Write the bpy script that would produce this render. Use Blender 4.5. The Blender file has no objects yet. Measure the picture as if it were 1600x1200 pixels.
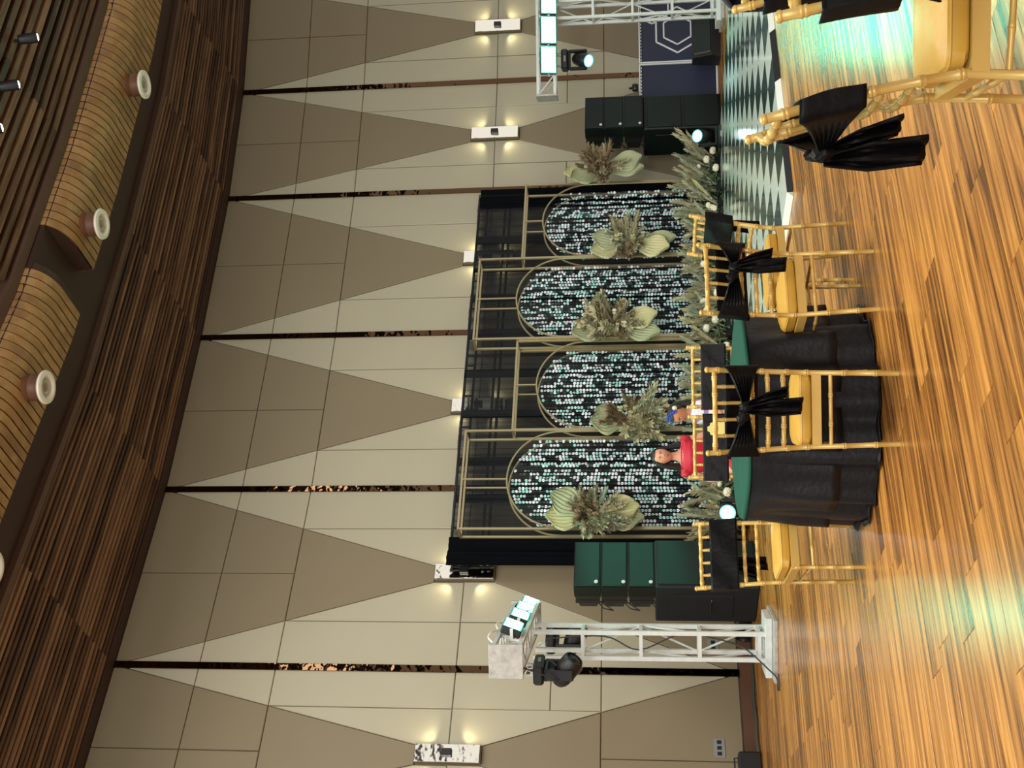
import bpy, bmesh, math, random
from mathutils import Vector as V, Matrix, noise
from math import sin, cos, pi, radians as R, sqrt, atan2

# ------------------------------------------------------------------ camera
S = bpy.context.scene
COL = S.collection
FPX = 1750.0; CAMH = 1.3
PITCH = math.atan(200 / FPX); ROLL = 0.015
Fw = V((0, cos(PITCH), sin(PITCH))); R0 = V((1, 0, 0)); U0 = R0.cross(Fw)
Rt = cos(ROLL) * R0 - sin(ROLL) * U0
Up = sin(ROLL) * R0 + cos(ROLL) * U0
CAM = V((0, 0, CAMH))
cd = bpy.data.cameras.new('camera'); cam = bpy.data.objects.new('camera', cd); COL.objects.link(cam)
cd.sensor_fit = 'HORIZONTAL'; cd.sensor_width = 36; cd.lens = FPX * 36 / 1600
cd.clip_start = .05; cd.clip_end = 200
m = Matrix.Identity(4)                       # the photograph was taken with the phone on its side
for i in range(3):
    m[i][0] = -Up[i]; m[i][1] = Rt[i]; m[i][2] = -Fw[i]
m.translation = CAM
cam.matrix_world = m
S.camera = cam

def at(ix, iy, Y):
    d = Fw * FPX + Rt * (600 - iy) - Up * (ix - 800)
    return CAM + d / d.y * Y

# ------------------------------------------------------------------ light
S.view_settings.view_transform = 'Standard'; S.view_settings.look = 'None'
S.view_settings.exposure = 0.62; S.view_settings.gamma = 1
S.view_settings.use_curve_mapping = False
w = bpy.data.worlds.new('World'); S.world = w; w.use_nodes = True
w.node_tree.nodes['Background'].inputs[0].default_value = (1.0, .98, .93, 1)
w.node_tree.nodes['Background'].inputs[1].default_value = .62

def area(name, loc, target, sx, sy, power, color=(1, .93, .82)):
    l = bpy.data.lights.new(name, 'AREA'); l.shape = 'RECTANGLE'; l.size = sx; l.size_y = sy
    l.energy = power; l.color = color
    o = bpy.data.objects.new(name, l); COL.objects.link(o); o.location = loc
    o.rotation_euler = (V(target) - V(loc)).to_track_quat('-Z', 'Y').to_euler()
    return o
area('front_fill', (-1, -9, 6.5), (1, 15, 2.0), 14, 3, 950, (1, .98, .93))  # added frontal key from behind the camera, also brightens the mirror plates
area('overhead_fill', (-.5, 4.8, 7.9), (-.3, 5.2, 0), 5, 3, 490, (1, .95, .84))  # this and the next two: unseen overhead fills, added for brightness
area('overhead_fill', (3.6, 11.5, 7.5), (3.6, 11.6, 0), 3, 3, 170, (1, .96, .88))
area('overhead_fill', (-2.2, 9.2, 7.5), (-2.2, 9.4, 0), 3, 3, 120, (1, .96, .88))

# ------------------------------------------------------------------ materials
def lin(h):
    if isinstance(h, str):
        h = [int(h[i:i + 2], 16) / 255 for i in (0, 2, 4)]
        return tuple(((c + .055) / 1.055) ** 2.4 if c > .04045 else c / 12.92 for c in h) + (1,)
    return tuple(h) + (1,)
class NT:
    def __init__(s, name):
        s.m = bpy.data.materials.new(name); s.m.use_nodes = True
        s.t = s.m.node_tree; s.n = s.t.nodes; s.b = s.n['Principled BSDF']
    def new(s, typ, **kw):
        x = s.n.new(typ)
        for k, v in kw.items(): setattr(x, k, v)
        return x
    def link(s, a, b): s.t.links.new(a, b)
    def setin(s, **kw):
        for k, v in kw.items(): s.b.inputs[k.replace('_', ' ')].default_value = v
def mat(name, col, rough=.6, metal=0, var=0, vscale=8, bump=0, bscale=60, stretch=None, spec=None, sheen=0, emit=None, estr=0, alpha=None, coat=0, trans=0):
    N = NT(name); c = lin(col)
    N.setin(Base_Color=c, Roughness=rough, Metallic=metal)
    if spec is not None: N.b.inputs['Specular IOR Level'].default_value = spec
    if coat: N.b.inputs['Coat Weight'].default_value = coat; N.b.inputs['Coat Roughness'].default_value = .1
    if sheen: N.b.inputs['Sheen Weight'].default_value = sheen
    if emit: N.b.inputs['Emission Color'].default_value = lin(emit); N.b.inputs['Emission Strength'].default_value = estr
    if trans: N.b.inputs['Transmission Weight'].default_value = trans
    if alpha is not None: N.b.inputs['Alpha'].default_value = alpha
    if var or bump:
        tc = N.new('ShaderNodeTexCoord'); mp = N.new('ShaderNodeMapping')
        if stretch: mp.inputs['Scale'].default_value = stretch
        N.link(tc.outputs['Object'], mp.inputs['Vector'])
    if var:
        nz = N.new('ShaderNodeTexNoise'); nz.inputs['Scale'].default_value = vscale; nz.inputs['Detail'].default_value = 5
        N.link(mp.outputs[0], nz.inputs['Vector'])
        mx = N.new('ShaderNodeMix', data_type='RGBA')
        mx.inputs[6].default_value = tuple(x * (1 - var) for x in c[:3]) + (1,)
        mx.inputs[7].default_value = tuple(min(1, x * (1 + var)) for x in c[:3]) + (1,)
        N.link(nz.outputs['Fac'], mx.inputs[0]); N.link(mx.outputs[2], N.b.inputs['Base Color'])
    if bump:
        nb = N.new('ShaderNodeTexNoise'); nb.inputs['Scale'].default_value = bscale
        N.link(mp.outputs[0], nb.inputs['Vector'])
        bp = N.new('ShaderNodeBump'); bp.inputs['Strength'].default_value = bump; bp.inputs['Distance'].default_value = .02
        N.link(nb.outputs['Fac'], bp.inputs['Height']); N.link(bp.outputs[0], N.b.inputs['Normal'])
    return N.m
def wood(name, dark, midc, light, rough=.4, sc=(1.2, 22, 22), rand=1.0, spec=.5, bump=.1):
    """streaked wood, grain along local X, shifted at random for every board"""
    N = NT(name)
    tc = N.new('ShaderNodeTexCoord'); oi = N.new('ShaderNodeObjectInfo'); at_ = N.new('ShaderNodeAttribute'); at_.attribute_name = 'rnd'
    ad = N.new('ShaderNodeMath', operation='ADD'); N.link(oi.outputs['Random'], ad.inputs[0]); N.link(at_.outputs['Fac'], ad.inputs[1])
    ml = N.new('ShaderNodeMath', operation='MULTIPLY'); ml.inputs[1].default_value = 37.0; N.link(ad.outputs[0], ml.inputs[0])
    mp = N.new('ShaderNodeMapping'); mp.inputs['Scale'].default_value = sc
    N.link(tc.outputs['Object'], mp.inputs['Vector'])
    va = N.new('ShaderNodeVectorMath', operation='ADD'); N.link(mp.outputs[0], va.inputs[0]); N.link(ml.outputs[0], va.inputs[1])
    n1 = N.new('ShaderNodeTexNoise'); n1.inputs['Scale'].default_value = 1.0; n1.inputs['Detail'].default_value = 7; n1.inputs['Roughness'].default_value = .62; n1.inputs['Distortion'].default_value = .6
    N.link(va.outputs[0], n1.inputs['Vector'])
    fr = N.new('ShaderNodeMath', operation='FRACT'); N.link(ml.outputs[0], fr.inputs[0])
    sb = N.new('ShaderNodeMath', operation='MULTIPLY_ADD'); sb.inputs[1].default_value = .16 * rand; sb.inputs[2].default_value = -.08 * rand
    N.link(fr.outputs[0], sb.inputs[0])
    a2 = N.new('ShaderNodeMath', operation='ADD'); N.link(n1.outputs['Fac'], a2.inputs[0]); N.link(sb.outputs[0], a2.inputs[1])
    cr = N.new('ShaderNodeValToRGB'); N.link(a2.outputs[0], cr.inputs[0])
    cr.color_ramp.elements[0].position = .33; cr.color_ramp.elements[0].color = lin(dark)
    cr.color_ramp.elements[1].position = .66; cr.color_ramp.elements[1].color = lin(light)
    e = cr.color_ramp.elements.new(.49); e.color = lin(midc)
    N.link(cr.outputs[0], N.b.inputs['Base Color']); N.setin(Roughness=rough); N.b.inputs['Specular IOR Level'].default_value = spec
    if bump:
        bp = N.new('ShaderNodeBump'); bp.inputs['Strength'].default_value = bump; bp.inputs['Distance'].default_value = .004
        N.link(n1.outputs['Fac'], bp.inputs['Height']); N.link(bp.outputs[0], N.b.inputs['Normal'])
    return N.m
M = {}
M['floor_wood'] = wood('laminate_floor', '4c2d14', '9c6830', 'd19549', rough=.27, sc=(1.0, 23, 23), spec=.5, bump=0)
M['slat'] = wood('ceiling_slat_wood', '3a2518', '674832', '8f6c4e', rough=.5, sc=(.8, 10, 10), rand=2.0)
M['dark_wood'] = mat('dark_ceiling_board', '3b251b', .6, var=.2, vscale=3)
M['slat_back'] = mat('ceiling_back', '1c110c', .8)
M['trim_wood'] = mat('ceiling_edge_trim', '5d4436', .6, var=.15)
M['soffit'] = wood('soffit_wood', '85633c', '9b7646', 'b08a58', rough=.5, sc=(3, 3, 3), rand=1.0)
M['gap'] = mat('joint_dark', '35240f', .8)
M['beige'] = mat('beige_fabric_panel', 'a8a28c', .55, var=.05, vscale=1.2, bump=.05, bscale=500)
M['taupe'] = mat('taupe_fabric_panel', '7d7159', .6, var=.06, vscale=1.2, bump=.05, bscale=500)
M['wall_back'] = mat('wall_joint', '6c6250', .9)
M['base_wood'] = mat('baseboard_wood', '5b3d2a', .5, var=.2, vscale=5)
M['bronze'] = mat('bronze_mirror', '57412f', .07, 1, bump=1.0, bscale=5)
M['mirror'] = mat('wall_light_mirror', 'f4eee2', .1, 1, bump=.5, bscale=7)
M['black'] = mat('black_plastic', '15171a', .45)
M['black_matt'] = mat('black_matt', '0d0f12', .8)
M['gold'] = mat('gold_painted_frame', 'cba95c', .34, .2, var=.08, vscale=20, spec=.6)
M['gold_satin'] = mat('gold_satin_cushion', 'cda344', .42, .0, var=.1, vscale=9, bump=.25, bscale=14)
M['sash'] = mat('black_satin_sash', '050507', .45, bump=.3, bscale=18, spec=.15)
M['cloth_black'] = mat('black_table_cloth', '080a10', .5, bump=.2, bscale=30, spec=.3)
M['cloth_greenlit'] = mat('green_light_on_cloth', '184c3d', .7, var=.06, spec=.2)  # green stage light on the black cloth, put into the colour
M['frame_gold'] = mat('brushed_gold_tube', 'a89a78', .35, .6)
M['truss'] = mat('white_painted_truss', 'cfd3d2', .45, .1, var=.15, vscale=15)
M['plate'] = mat('worn_white_plate', 'aaa8a3', .6, var=.5, vscale=16)
M['spk'] = mat('painted_speaker_cabinet', '0a1210', .45, var=.1, spec=.3)
M['grille'] = mat('speaker_grille', '0b1a17', .45, bump=.3, bscale=400, spec=.3)
M['navy'] = mat('navy_panel', '1f2840', .5, var=.12, vscale=3)
M['cover'] = mat('black_padded_cover', '0b1118', .7, bump=.3, bscale=10)
M['white'] = mat('white_enamel', 'f6f1e4', .35)
M['wht_line'] = mat('white_line', 'd8dcdc', .5)
M['logo'] = mat('silver_badge', 'd0dcdc', .3, .5)
M['tile_w'] = mat('white_dance_tile', 'd9e2d8', .12, var=.05, vscale=2)
M['tile_k'] = mat('dark_dance_tile', '2c3f3c', .12, var=.15, vscale=2)
M['jet_brown'] = mat('jet_duct_brown', '6b4630', .5)
M['led'] = mat('lit_led_panel', 'ffffff', .5, emit=(.10, 1.0, .62), estr=60)
M['lens'] = mat('lit_moving_head_lens', 'ffffff', .3, emit=(.75, .95, 1.0), estr=6)
M['lens_halo'] = mat('lens_halo_glow', '203038', .3, emit=(.16, .62, .75), estr=1.0)  # cyan halo around a lit lens, painted as a glowing ring
M['led_halo'] = mat('led_halo_glow', '103028', .3, emit=(.03, .55, .36), estr=1.0)  # teal bloom around a lit panel, painted as a glowing border
M['bulb'] = mat('lit_spot_bulb', 'ffffff', .3, emit=(1, .93, .75), estr=25)
M['lens_off'] = mat('dark_glass_lens', '0f1c28', .08)
M['leaf'] = mat('dried_palm_leaf', 'a7ab88', .7, var=.12, vscale=6)
M['leaf_pale'] = mat('pale_dried_palm_leaf', 'c3bf93', .7, var=.12, vscale=6)
M['pampas'] = mat('pampas_plume', 'b3a988', .9, var=.2, vscale=12)
M['pampas_g'] = mat('greenish_pampas_plume', 'abae92', .9, var=.2, vscale=12)
M['dried'] = mat('dried_brown_flower', '8d7a5e', .9, var=.25, vscale=14)
M['foliage'] = mat('green_foliage', '3c5238', .8, var=.3, vscale=14)
M['wflower'] = mat('cream_flower', 'e6e0c8', .8)
M['cable'] = mat('grey_black_cable', '33352f', .6)
M['seq_w'] = mat('white_sequin', 'e8f0fb', .25, 0, spec=.8)
M['seq_t'] = mat('aqua_sequin', 'a6e6dc', .25, 0, spec=.8)
M['seq_k'] = mat('dull_sequin', '5a6a70', .3, .4)
M['string'] = mat('sequin_string', '30383c', .5)
M['socket'] = mat('grey_socket_plate', '7f8082', .4)
M['yellow'] = mat('pale_yellow_card', 'ead47c', .6)
M['skin'] = mat('skin', 'b9805c', .5)
M['skin_l'] = mat('skin_light', 'c98f74', .5)
M['hair'] = mat('black_hair', '14100f', .45, bump=.4, bscale=60)
M['red'] = mat('red_dress_cloth', 'b3122f', .6, var=.15, vscale=10)
M['lips'] = mat('lips', '9a3a3a', .5)
M['eyew'] = mat('eye_white', 'e8e4dc', .3)
M['eyek'] = mat('eye_dark', '140d0a', .2)
M['blue'] = mat('blue_flower', '3a63c8', .6)
def floral():
    N = NT('floral_print_cloth')
    tc = N.new('ShaderNodeTexCoord'); v = N.new('ShaderNodeTexVoronoi'); v.inputs['Scale'].default_value = 26
    N.link(tc.outputs['Object'], v.inputs['Vector'])
    cr = N.new('ShaderNodeValToRGB'); N.link(v.outputs['Color'], cr.inputs[0]); cr.color_ramp.interpolation = 'CONSTANT'
    cr.color_ramp.elements[0].color = lin('e9e1ea'); cr.color_ramp.elements[1].position = .75; cr.color_ramp.elements[1].color = lin('7a8cc8')
    e = cr.color_ramp.elements.new(.5); e.color = lin('d0607c'); e = cr.color_ramp.elements.new(.6); e.color = lin('ece4ea')
    N.link(cr.outputs[0], N.b.inputs['Base Color']); return N.m
M['floral'] = floral()
def sheer():
    N = NT('black_sheer_curtain'); out = N.n['Material Output']
    N.setin(Base_Color=lin('0b0f14'), Roughness=.9)
    tr = N.new('ShaderNodeBsdfTransparent'); mx = N.new('ShaderNodeMixShader')
    tc = N.new('ShaderNodeTexCoord'); mp = N.new('ShaderNodeMapping'); mp.inputs['Scale'].default_value = (9, 9, .35)
    nz = N.new('ShaderNodeTexNoise'); nz.inputs['Scale'].default_value = 1.5; nz.inputs['Detail'].default_value = 4
    N.link(tc.outputs['Object'], mp.inputs[0]); N.link(mp.outputs[0], nz.inputs['Vector'])
    mr = N.new('ShaderNodeMapRange'); mr.inputs[1].default_value = .35; mr.inputs[2].default_value = .7
    mr.inputs[3].default_value = .66; mr.inputs[4].default_value = .95
    N.link(nz.outputs['Fac'], mr.inputs[0]); N.link(mr.outputs[0], mx.inputs[0])
    N.link(tr.outputs[0], mx.inputs[1]); N.link(N.b.outputs[0], mx.inputs[2]); N.link(mx.outputs[0], out.inputs[0])
    return N.m
M['sheer'] = sheer()
M['drape'] = mat('black_drape', '06080c', .9, spec=.08)

# ------------------------------------------------------------------ mesh helpers
class MB:
    def __init__(s): s.v = []; s.f = []; s.mi = []; s.sm = []; s.M = Matrix.Identity(4); s.k = 0; s.smooth = False
    def add(s, vs, fs, smooth=None):
        o = len(s.v); s.v += [s.M @ V(p) for p in vs]
        for f in fs: s.f.append([i + o for i in f]); s.mi.append(s.k); s.sm.append(s.smooth if smooth is None else smooth)
    def box(s, c, d, rot=None, bev=0):
        c = V(c); x, y, z = [q / 2 for q in d]
        if bev:
            b = bev; vs = []; 
            for sz in (-1, 1):
                for (a, bb) in ((x, y - b), (x - b, y), (-x + b, y), (-x, y - b), (-x, -y + b), (-x + b, -y), (x - b, -y), (x, -y + b)): vs.append(V((a, bb, sz * (z - b))))
            for sz in (-1, 1):
                for (a, bb) in ((1, 1), (-1, 1), (-1, -1), (1, -1)): vs.append(V((a * (x - b), bb * (y - b), sz * z)))
            fs = [[i, (i + 1) % 8, (i + 1) % 8 + 8, i + 8] for i in range(8)]
            # top ring 8..15 to 20..23, bottom ring 0..7 to 16..19
            for base, cap, flip in ((8, 20, 0), (0, 16, 1)):
                q = [[base + 0, base + 1, cap], [base + 1, base + 2, cap + 1, cap], [base + 2, base + 3, cap + 1], [base + 3, base + 4, cap + 2, cap + 1],
                     [base + 4, base + 5, cap + 2], [base + 5, base + 6, cap + 3, cap + 2], [base + 6, base + 7, cap + 3], [base + 7, base + 0, cap, cap + 3], [cap, cap + 1, cap + 2, cap + 3]]
                fs += [f[::-1] if flip else f for f in q]
        else:
            vs = [V((a * x, b * y, cc * z)) for cc in (-1, 1) for a, b in ((-1, -1), (1, -1), (1, 1), (-1, 1))]
            fs = [[3, 2, 1, 0], [4, 5, 6, 7], [0, 1, 5, 4], [1, 2, 6, 5], [2, 3, 7, 6], [3, 0, 4, 7]]
        if rot is not None: vs = [rot @ q for q in vs]
        s.add([c + q for q in vs], fs)
        return s
    def bar(s, a, b, wd, ht=None, up=(0, 0, 1)):
        a = V(a); b = V(b); d = b - a; L = d.length; d.normalize(); ht = ht or wd
        sd = d.cross(V(up))
        if sd.length < 1e-3: sd = d.cross(V((0, 1, 0)))
        sd.normalize(); u = sd.cross(d)
        rot = Matrix((sd, d, u)).transposed()
        s.box((a + b) / 2, (wd, L, ht), rot); return s
    def tube(s, pts, rad, n=8, cap=True, smooth=True):
        pts = [V(p) for p in pts]; k = len(pts)
        if not isinstance(rad, (list, tuple)): rad = [rad] * k
        vs = []; prev = None
        for i, p in enumerate(pts):
            t = (pts[min(i + 1, k - 1)] - pts[max(i - 1, 0)]); t.normalize()
            if prev is None:
                a = t.cross(V((0, 0, 1)));
                if a.length < 1e-2: a = t.cross(V((0, 1, 0)))
                a.normalize()
            else:
                a = prev - t * prev.dot(t); a.normalize()
            prev = a; b = t.cross(a)
            for j in range(n):
                q = 2 * pi * j / n; vs.append(p + (a * cos(q) + b * sin(q)) * rad[i])
        fs = [[i * n + j, i * n + (j + 1) % n, (i + 1) * n + (j + 1) % n, (i + 1) * n + j] for i in range(k - 1) for j in range(n)]
        s.add(vs, fs, smooth)
        if cap: s.add(vs[:n], [list(range(n))[::-1]], False); s.add(vs[-n:], [list(range(n))], False)
        return s
    def lathe(s, prof, n=24, c=(0, 0, 0), smooth=True, axis=None):
        vs = []; c = V(c)
        for r, z in prof:
            for j in range(n):
                q = 2 * pi * j / n; p = V((r * cos(q), r * sin(q), z))
                if axis is not None: p = axis @ p
                vs.append(c + p)
        k = len(prof)
        fs = [[i * n + j, i * n + (j + 1) % n, (i + 1) * n + (j + 1) % n, (i + 1) * n + j] for i in range(k - 1) for j in range(n)]
        s.add(vs, fs, smooth); return s
    def ell(s, c, r, rot=None, n=12, m_=8, fn=None):
        vs = []; c = V(c)
        for i in range(m_ + 1):
            th = pi * i / m_
            for j in range(n):
                q = 2 * pi * j / n; p = V((sin(th) * cos(q), sin(th) * sin(q), cos(th)))
                if fn: p = fn(p)
                p = V((p.x * r[0], p.y * r[1], p.z * r[2]))
                if rot is not None: p = rot @ p
                vs.append(c + p)
        fs = [[i * n + j, (i + 1) * n + j, (i + 1) * n + (j + 1) % n, i * n + (j + 1) % n] for i in range(m_) for j in range(n)]
        s.add(vs, fs, True); return s
    def prism(s, poly, h0, h1, fr=None):
        """poly: 2-D points; fr maps (a, b, h) to a point"""
        n = len(poly); fr = fr or (lambda a, b, h: V((a, b, h)))
        vs = [fr(a, b, h0) for a, b in poly] + [fr(a, b, h1) for a, b in poly]
        s.add(vs, [list(range(n))[::-1], list(range(n, 2 * n))] + [[i, (i + 1) % n, n + (i + 1) % n, n + i] for i in range(n)]); return s
    def grid(s, P, closed=False, smooth=True, thick=0):
        """P rows of points"""
        r = len(P); c = len(P[0]); vs = [q for row in P for q in row]
        cc = c if closed else c - 1
        fs = [[i * c + j, i * c + (j + 1) % c, (i + 1) * c + (j + 1) % c, (i + 1) * c + j] for i in range(r - 1) for j in range(cc)]
        s.add(vs, fs, smooth); return s
    def mesh(s, name, mats, weld=False, rnd=None):
        me = bpy.data.meshes.new(name)
        me.from_pydata([tuple(p) for p in s.v], [], s.f)
        for q in (mats if isinstance(mats, (list, tuple)) else [mats]): me.materials.append(q)
        me.polygons.foreach_set('material_index', s.mi); me.polygons.foreach_set('use_smooth', s.sm)
        bm = bmesh.new(); bm.from_mesh(me)
        if weld: bmesh.ops.remove_doubles(bm, verts=bm.verts, dist=1e-5)
        bmesh.ops.recalc_face_normals(bm, faces=bm.faces)
        bm.to_mesh(me); bm.free()
        if any(s.sm): me.set_sharp_from_angle(angle=R(50))
        me.update()
        return me
    def build(s, name, mats, parent=None, loc=None, weld=False):
        return obj(name, s.mesh(name, mats, weld), parent, loc)
def obj(name, data, parent=None, loc=None):
    o = bpy.data.objects.new(name, data); COL.objects.link(o)
    if parent is not None: o.parent = parent
    if loc is not None: o.location = loc
    return o
def tag(o, label, cat, group=None, kind=None):
    if label: o['label'] = label
    if cat: o['category'] = cat
    if group: o['group'] = group
    if kind: o['kind'] = kind
    return o
def thing(name, label, cat, loc=(0, 0, 0), rotz=0, group=None):
    o = obj(name, None, None, loc); o.rotation_euler = (0, 0, rotz); o.empty_display_size = .1
    return tag(o, label, cat, group)
def struct(o): o['kind'] = 'structure'; return o
KIDS = {}
def copy_tree(o, parent=None):
    c = o.copy(); COL.objects.link(c)
    if parent is not None: c.parent = parent
    for ch in list(o.children): copy_tree(ch, c)
    return c
def solid(o, t, off=0):
    md = o.modifiers.new('solid', 'SOLIDIFY'); md.thickness = t; md.offset = off; return o
def rz(p, a): return V((p[0] * cos(a) - p[1] * sin(a), p[0] * sin(a) + p[1] * cos(a), p[2] if len(p) > 2 else 0))

# ------------------------------------------------------------------ setting: wall polyline
ZC = 8.1
WALL = [V(p) for p in [(-7.4, 10.78), (-5.262, 12.471), (-3.566, 13.808), (-1.465, 15.46), (.773, 16.85), (3.151, 18.129), (5.134, 18.916), (7.127, 19.40), (9.2, 19.65)]]
ZL = 3.632; ZS = [8.1, 6.965, 5.949, ZL, 2.438, 1.822, .165]
def clip(poly, a, b, c):
    """keep a*x + b*y <= c"""
    out = []
    for i, p in enumerate(poly):
        q = poly[(i + 1) % len(poly)]; dp = a * p[0] + b * p[1] - c; dq = a * q[0] + b * q[1] - c
        if dp <= 0: out.append(p)
        if (dp < 0 < dq) or (dq < 0 < dp):
            t = dp / (dp - dq); out.append((p[0] + t * (q[0] - p[0]), p[1] + t * (q[1] - p[1])))
    return out
def inset(poly, d):
    res = poly; n = len(poly); ar = sum(poly[i][0] * poly[(i + 1) % n][1] - poly[(i + 1) % n][0] * poly[i][1] for i in range(n))
    sg = 1 if ar > 0 else -1
    for i in range(n):
        p = poly[i]; q = poly[(i + 1) % n]; ex = q[0] - p[0]; ey = q[1] - p[1]; L = sqrt(ex * ex + ey * ey)
        if L < 1e-6: continue
        nx, ny = sg * ey / L, -sg * ex / L
        res = clip(res, nx, ny, nx * p[0] + ny * p[1] - d)
        if len(res) < 3: return []
    return res
wall = struct(obj('wall_back', None))
mb = MB()
for a, b in zip(WALL[:-1], WALL[1:]):
    d = (b - a).normalized(); n = V((-d.y, d.x))
    P = [a, b, b + n * .2, a + n * .2]
    mb.prism([(p.x, p.y) for p in P], 0, ZC + .4)
mb.build('wall_core', M['wall_back'], wall)
LAMPS = []
HT = .12
for fi, (a, b) in enumerate(zip(WALL[:-1], WALL[1:])):
    d = (b - a).normalized(); nrm = V((d.y, -d.x))          # into the room
    w_ = (b - a).length / 2; c_ = (a + b) / 2
    fr = lambda s_, z, h: V((c_.x + d.x * s_ + nrm.x * h, c_.y + d.y * s_ + nrm.y * h, z))
    zt = ZL + .40; zb = ZL - .40
    kt = (w_ - HT) / (ZC - zt); kb = (w_ - HT) / (zb - ZS[6])
    sc = HT + kt * (ZS[2] - zt)
    xs = w_ - .02
    def emit(poly, light):
        poly = inset(poly, .0045)
        if len(poly) < 3: return
        ar = abs(sum(poly[i][0] * poly[(i + 1) % len(poly)][1] - poly[(i + 1) % len(poly)][0] * poly[i][1] for i in range(len(poly)))) / 2
        if ar < .004: return
        q = MB(); inn = inset(poly, .008)
        if len(inn) == len(poly):
            n_ = len(poly)
            vs = [fr(x, z, 0) for x, z in poly] + [fr(x, z, .022) for x, z in poly] + [fr(x, z, .03) for x, z in inn]
            q.add(vs, [list(range(2 * n_, 3 * n_))] + [[i, (i + 1) % n_, n_ + (i + 1) % n_, n_ + i] for i in range(n_)] + [[n_ + i, n_ + (i + 1) % n_, 2 * n_ + (i + 1) % n_, 2 * n_ + i] for i in range(n_)])
        else: q.prism(poly, 0, .03, fr)
        q.build('panel', M['beige' if light else 'taupe'], wall)
    def rect(x0, x1, z0, z1): return [(x0, z0), (x1, z0), (x1, z1), (x0, z1)]
    for z0, z1 in ((ZS[1], ZS[0]), (ZS[2], ZS[1])):          # two upper rows
        for sg in (-1, 1):
            r_ = rect(0, xs, z0, z1) if sg > 0 else rect(-xs, 0, z0, z1)
            # triangle side: sg*x <= HT + kt*(z - zt)
            emit(clip(r_, sg, -kt, HT - kt * zt), False)
            emit(clip(r_, -sg, kt, -(HT - kt * zt)), True)
    emit(clip(clip(rect(-xs, xs, zt, ZS[2]), 1, -kt, HT - kt * zt), -1, -kt, HT - kt * zt), False)
    emit(clip(clip(rect(-xs, xs, ZS[5], zb), 1, kb, HT + kb * zb), -1, kb, HT + kb * zb), False)
    for sg in (-1, 1):
        o0, o1 = (sc, xs) if sg > 0 else (-xs, -sc)
        emit(rect(o0, o1, ZL, ZS[2]), True); emit(rect(o0, o1, ZS[4], ZL), True); emit(rect(o0, o1, ZS[5], ZS[4]), True)
        i0, i1 = (HT, sc) if sg > 0 else (-sc, -HT)
        emit(clip(rect(i0, i1, ZL, ZS[2]), -sg, kt, -(HT - kt * zt)), True)
        emit(clip(rect(i0, i1, ZS[5], ZL), -sg, -kb, -(HT + kb * zb)), True)
        r_ = rect(0, xs, ZS[6], ZS[5]) if sg > 0 else rect(-xs, 0, ZS[6], ZS[5])
        emit(clip(r_, sg, kb, HT + kb * zb), False)
        emit(clip(r_, -sg, -kb, -(HT + kb * zb)), True)
    LAMPS.append((c_, d, nrm))
    q = MB(); q.prism([(-w_, 0), (w_, 0), (w_, .155), (-w_, .155)], 0, .035, fr)
    bb = struct(q.build('baseboard_back', M['base_wood']))
# bronze mirror strips between the panels
for i, p in enumerate(WALL[1:-1]):
    d = (WALL[i + 2] - WALL[i]).normalized(); n = V((d.y, -d.x)); q = MB()
    a = p - d * .045; b = p + d * .045
    q.prism([(a.x, a.y), (b.x, b.y), (b.x + n.x * .05, b.y + n.y * .05), (a.x + n.x * .05, a.y + n.y * .05)], .16, ZC)
    struct(q.build('trim_%d' % (i + 1), M['bronze']))

# ------------------------------------------------------------------ ceiling
def offpoly(dd):
    out = []
    for i, p in enumerate(WALL):
        ns = []
        if i > 0: e = (WALL[i] - WALL[i - 1]).normalized(); ns.append(V((e.y, -e.x)))
        if i < len(WALL) - 1: e = (WALL[i + 1] - WALL[i]).normalized(); ns.append(V((e.y, -e.x)))
        if len(ns) == 1: out.append(p + ns[0] * dd)
        else:
            h = (ns[0] + ns[1]).normalized(); out.append(p + h * dd / h.dot(ns[0]))
    return out
ceil = struct(obj('ceiling', None))
def strip(name, mt, d0, d1, z0, z1, parent, segs=None, smooth=False):
    A = offpoly(d0); B = offpoly(d1); q = MB()
    for i in (segs or range(len(WALL) - 1)):
        q.prism([(A[i].x, A[i].y), (A[i + 1].x, A[i + 1].y), (B[i + 1].x, B[i + 1].y), (B[i].x, B[i].y)], z0, z1)
    return q.build(name, mt, parent)
strip('ceiling_back_board', M['slat_back'], -.1, 3.1, ZC + .13, ZC + .2, ceil)
strip('wall_edge_board', M['dark_wood'], -.02, .22, ZC, ZC + .12, ceil)
rnd = random.Random(5)
def board_box(name, mt, a0, a1, b0, b1, z0, z1, parent):
    """one straight board whose local X runs along it"""
    c = (a0 + a1 + b0 + b1) / 4; d = ((a1 - a0) + (b1 - b0)).normalized(); q = MB()
    loc = lambda p: ((p - c).dot(d), (p - c).dot(V((-d.y, d.x))))
    q.prism([loc(a0), loc(a1), loc(b1), loc(b0)], z0, z1)
    o = q.build(name, mt, parent, (c.x, c.y, 0)); o.rotation_euler = (0, 0, atan2(d.y, d.x)); return o
NR = 26; PIT = (2.75 - .26) / NR
for r_ in range(NR):
    d0 = .26 + r_ * PIT; A = offpoly(d0); B = offpoly(d0 + PIT * .52)
    for i in range(1, 8):
        zz = ZC + rnd.uniform(0, .012)
        board_box('slat', M['slat'], A[i], A[i + 1], B[i], B[i + 1], zz, zz + .08, ceil)
strip('inner_edge_board', M['trim_wood'], 2.76, 2.86, ZC - .02, ZC + .12, ceil)
strip('dark_recess_board', M['dark_wood'], 2.86, 4.44, ZC + .05, ZC + .14, ceil)
ZU = 8.24
strip('upper_edge_trim', M['trim_wood'], 4.46, 4.6, ZU - .03, ZU + .2, ceil)
q = MB(); q.box((0, 8, ZU + .3), (30, 26, .1)); q.build('ceiling_deck', M['slat_back'], ceil)
NU = 26; PU = .16
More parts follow.
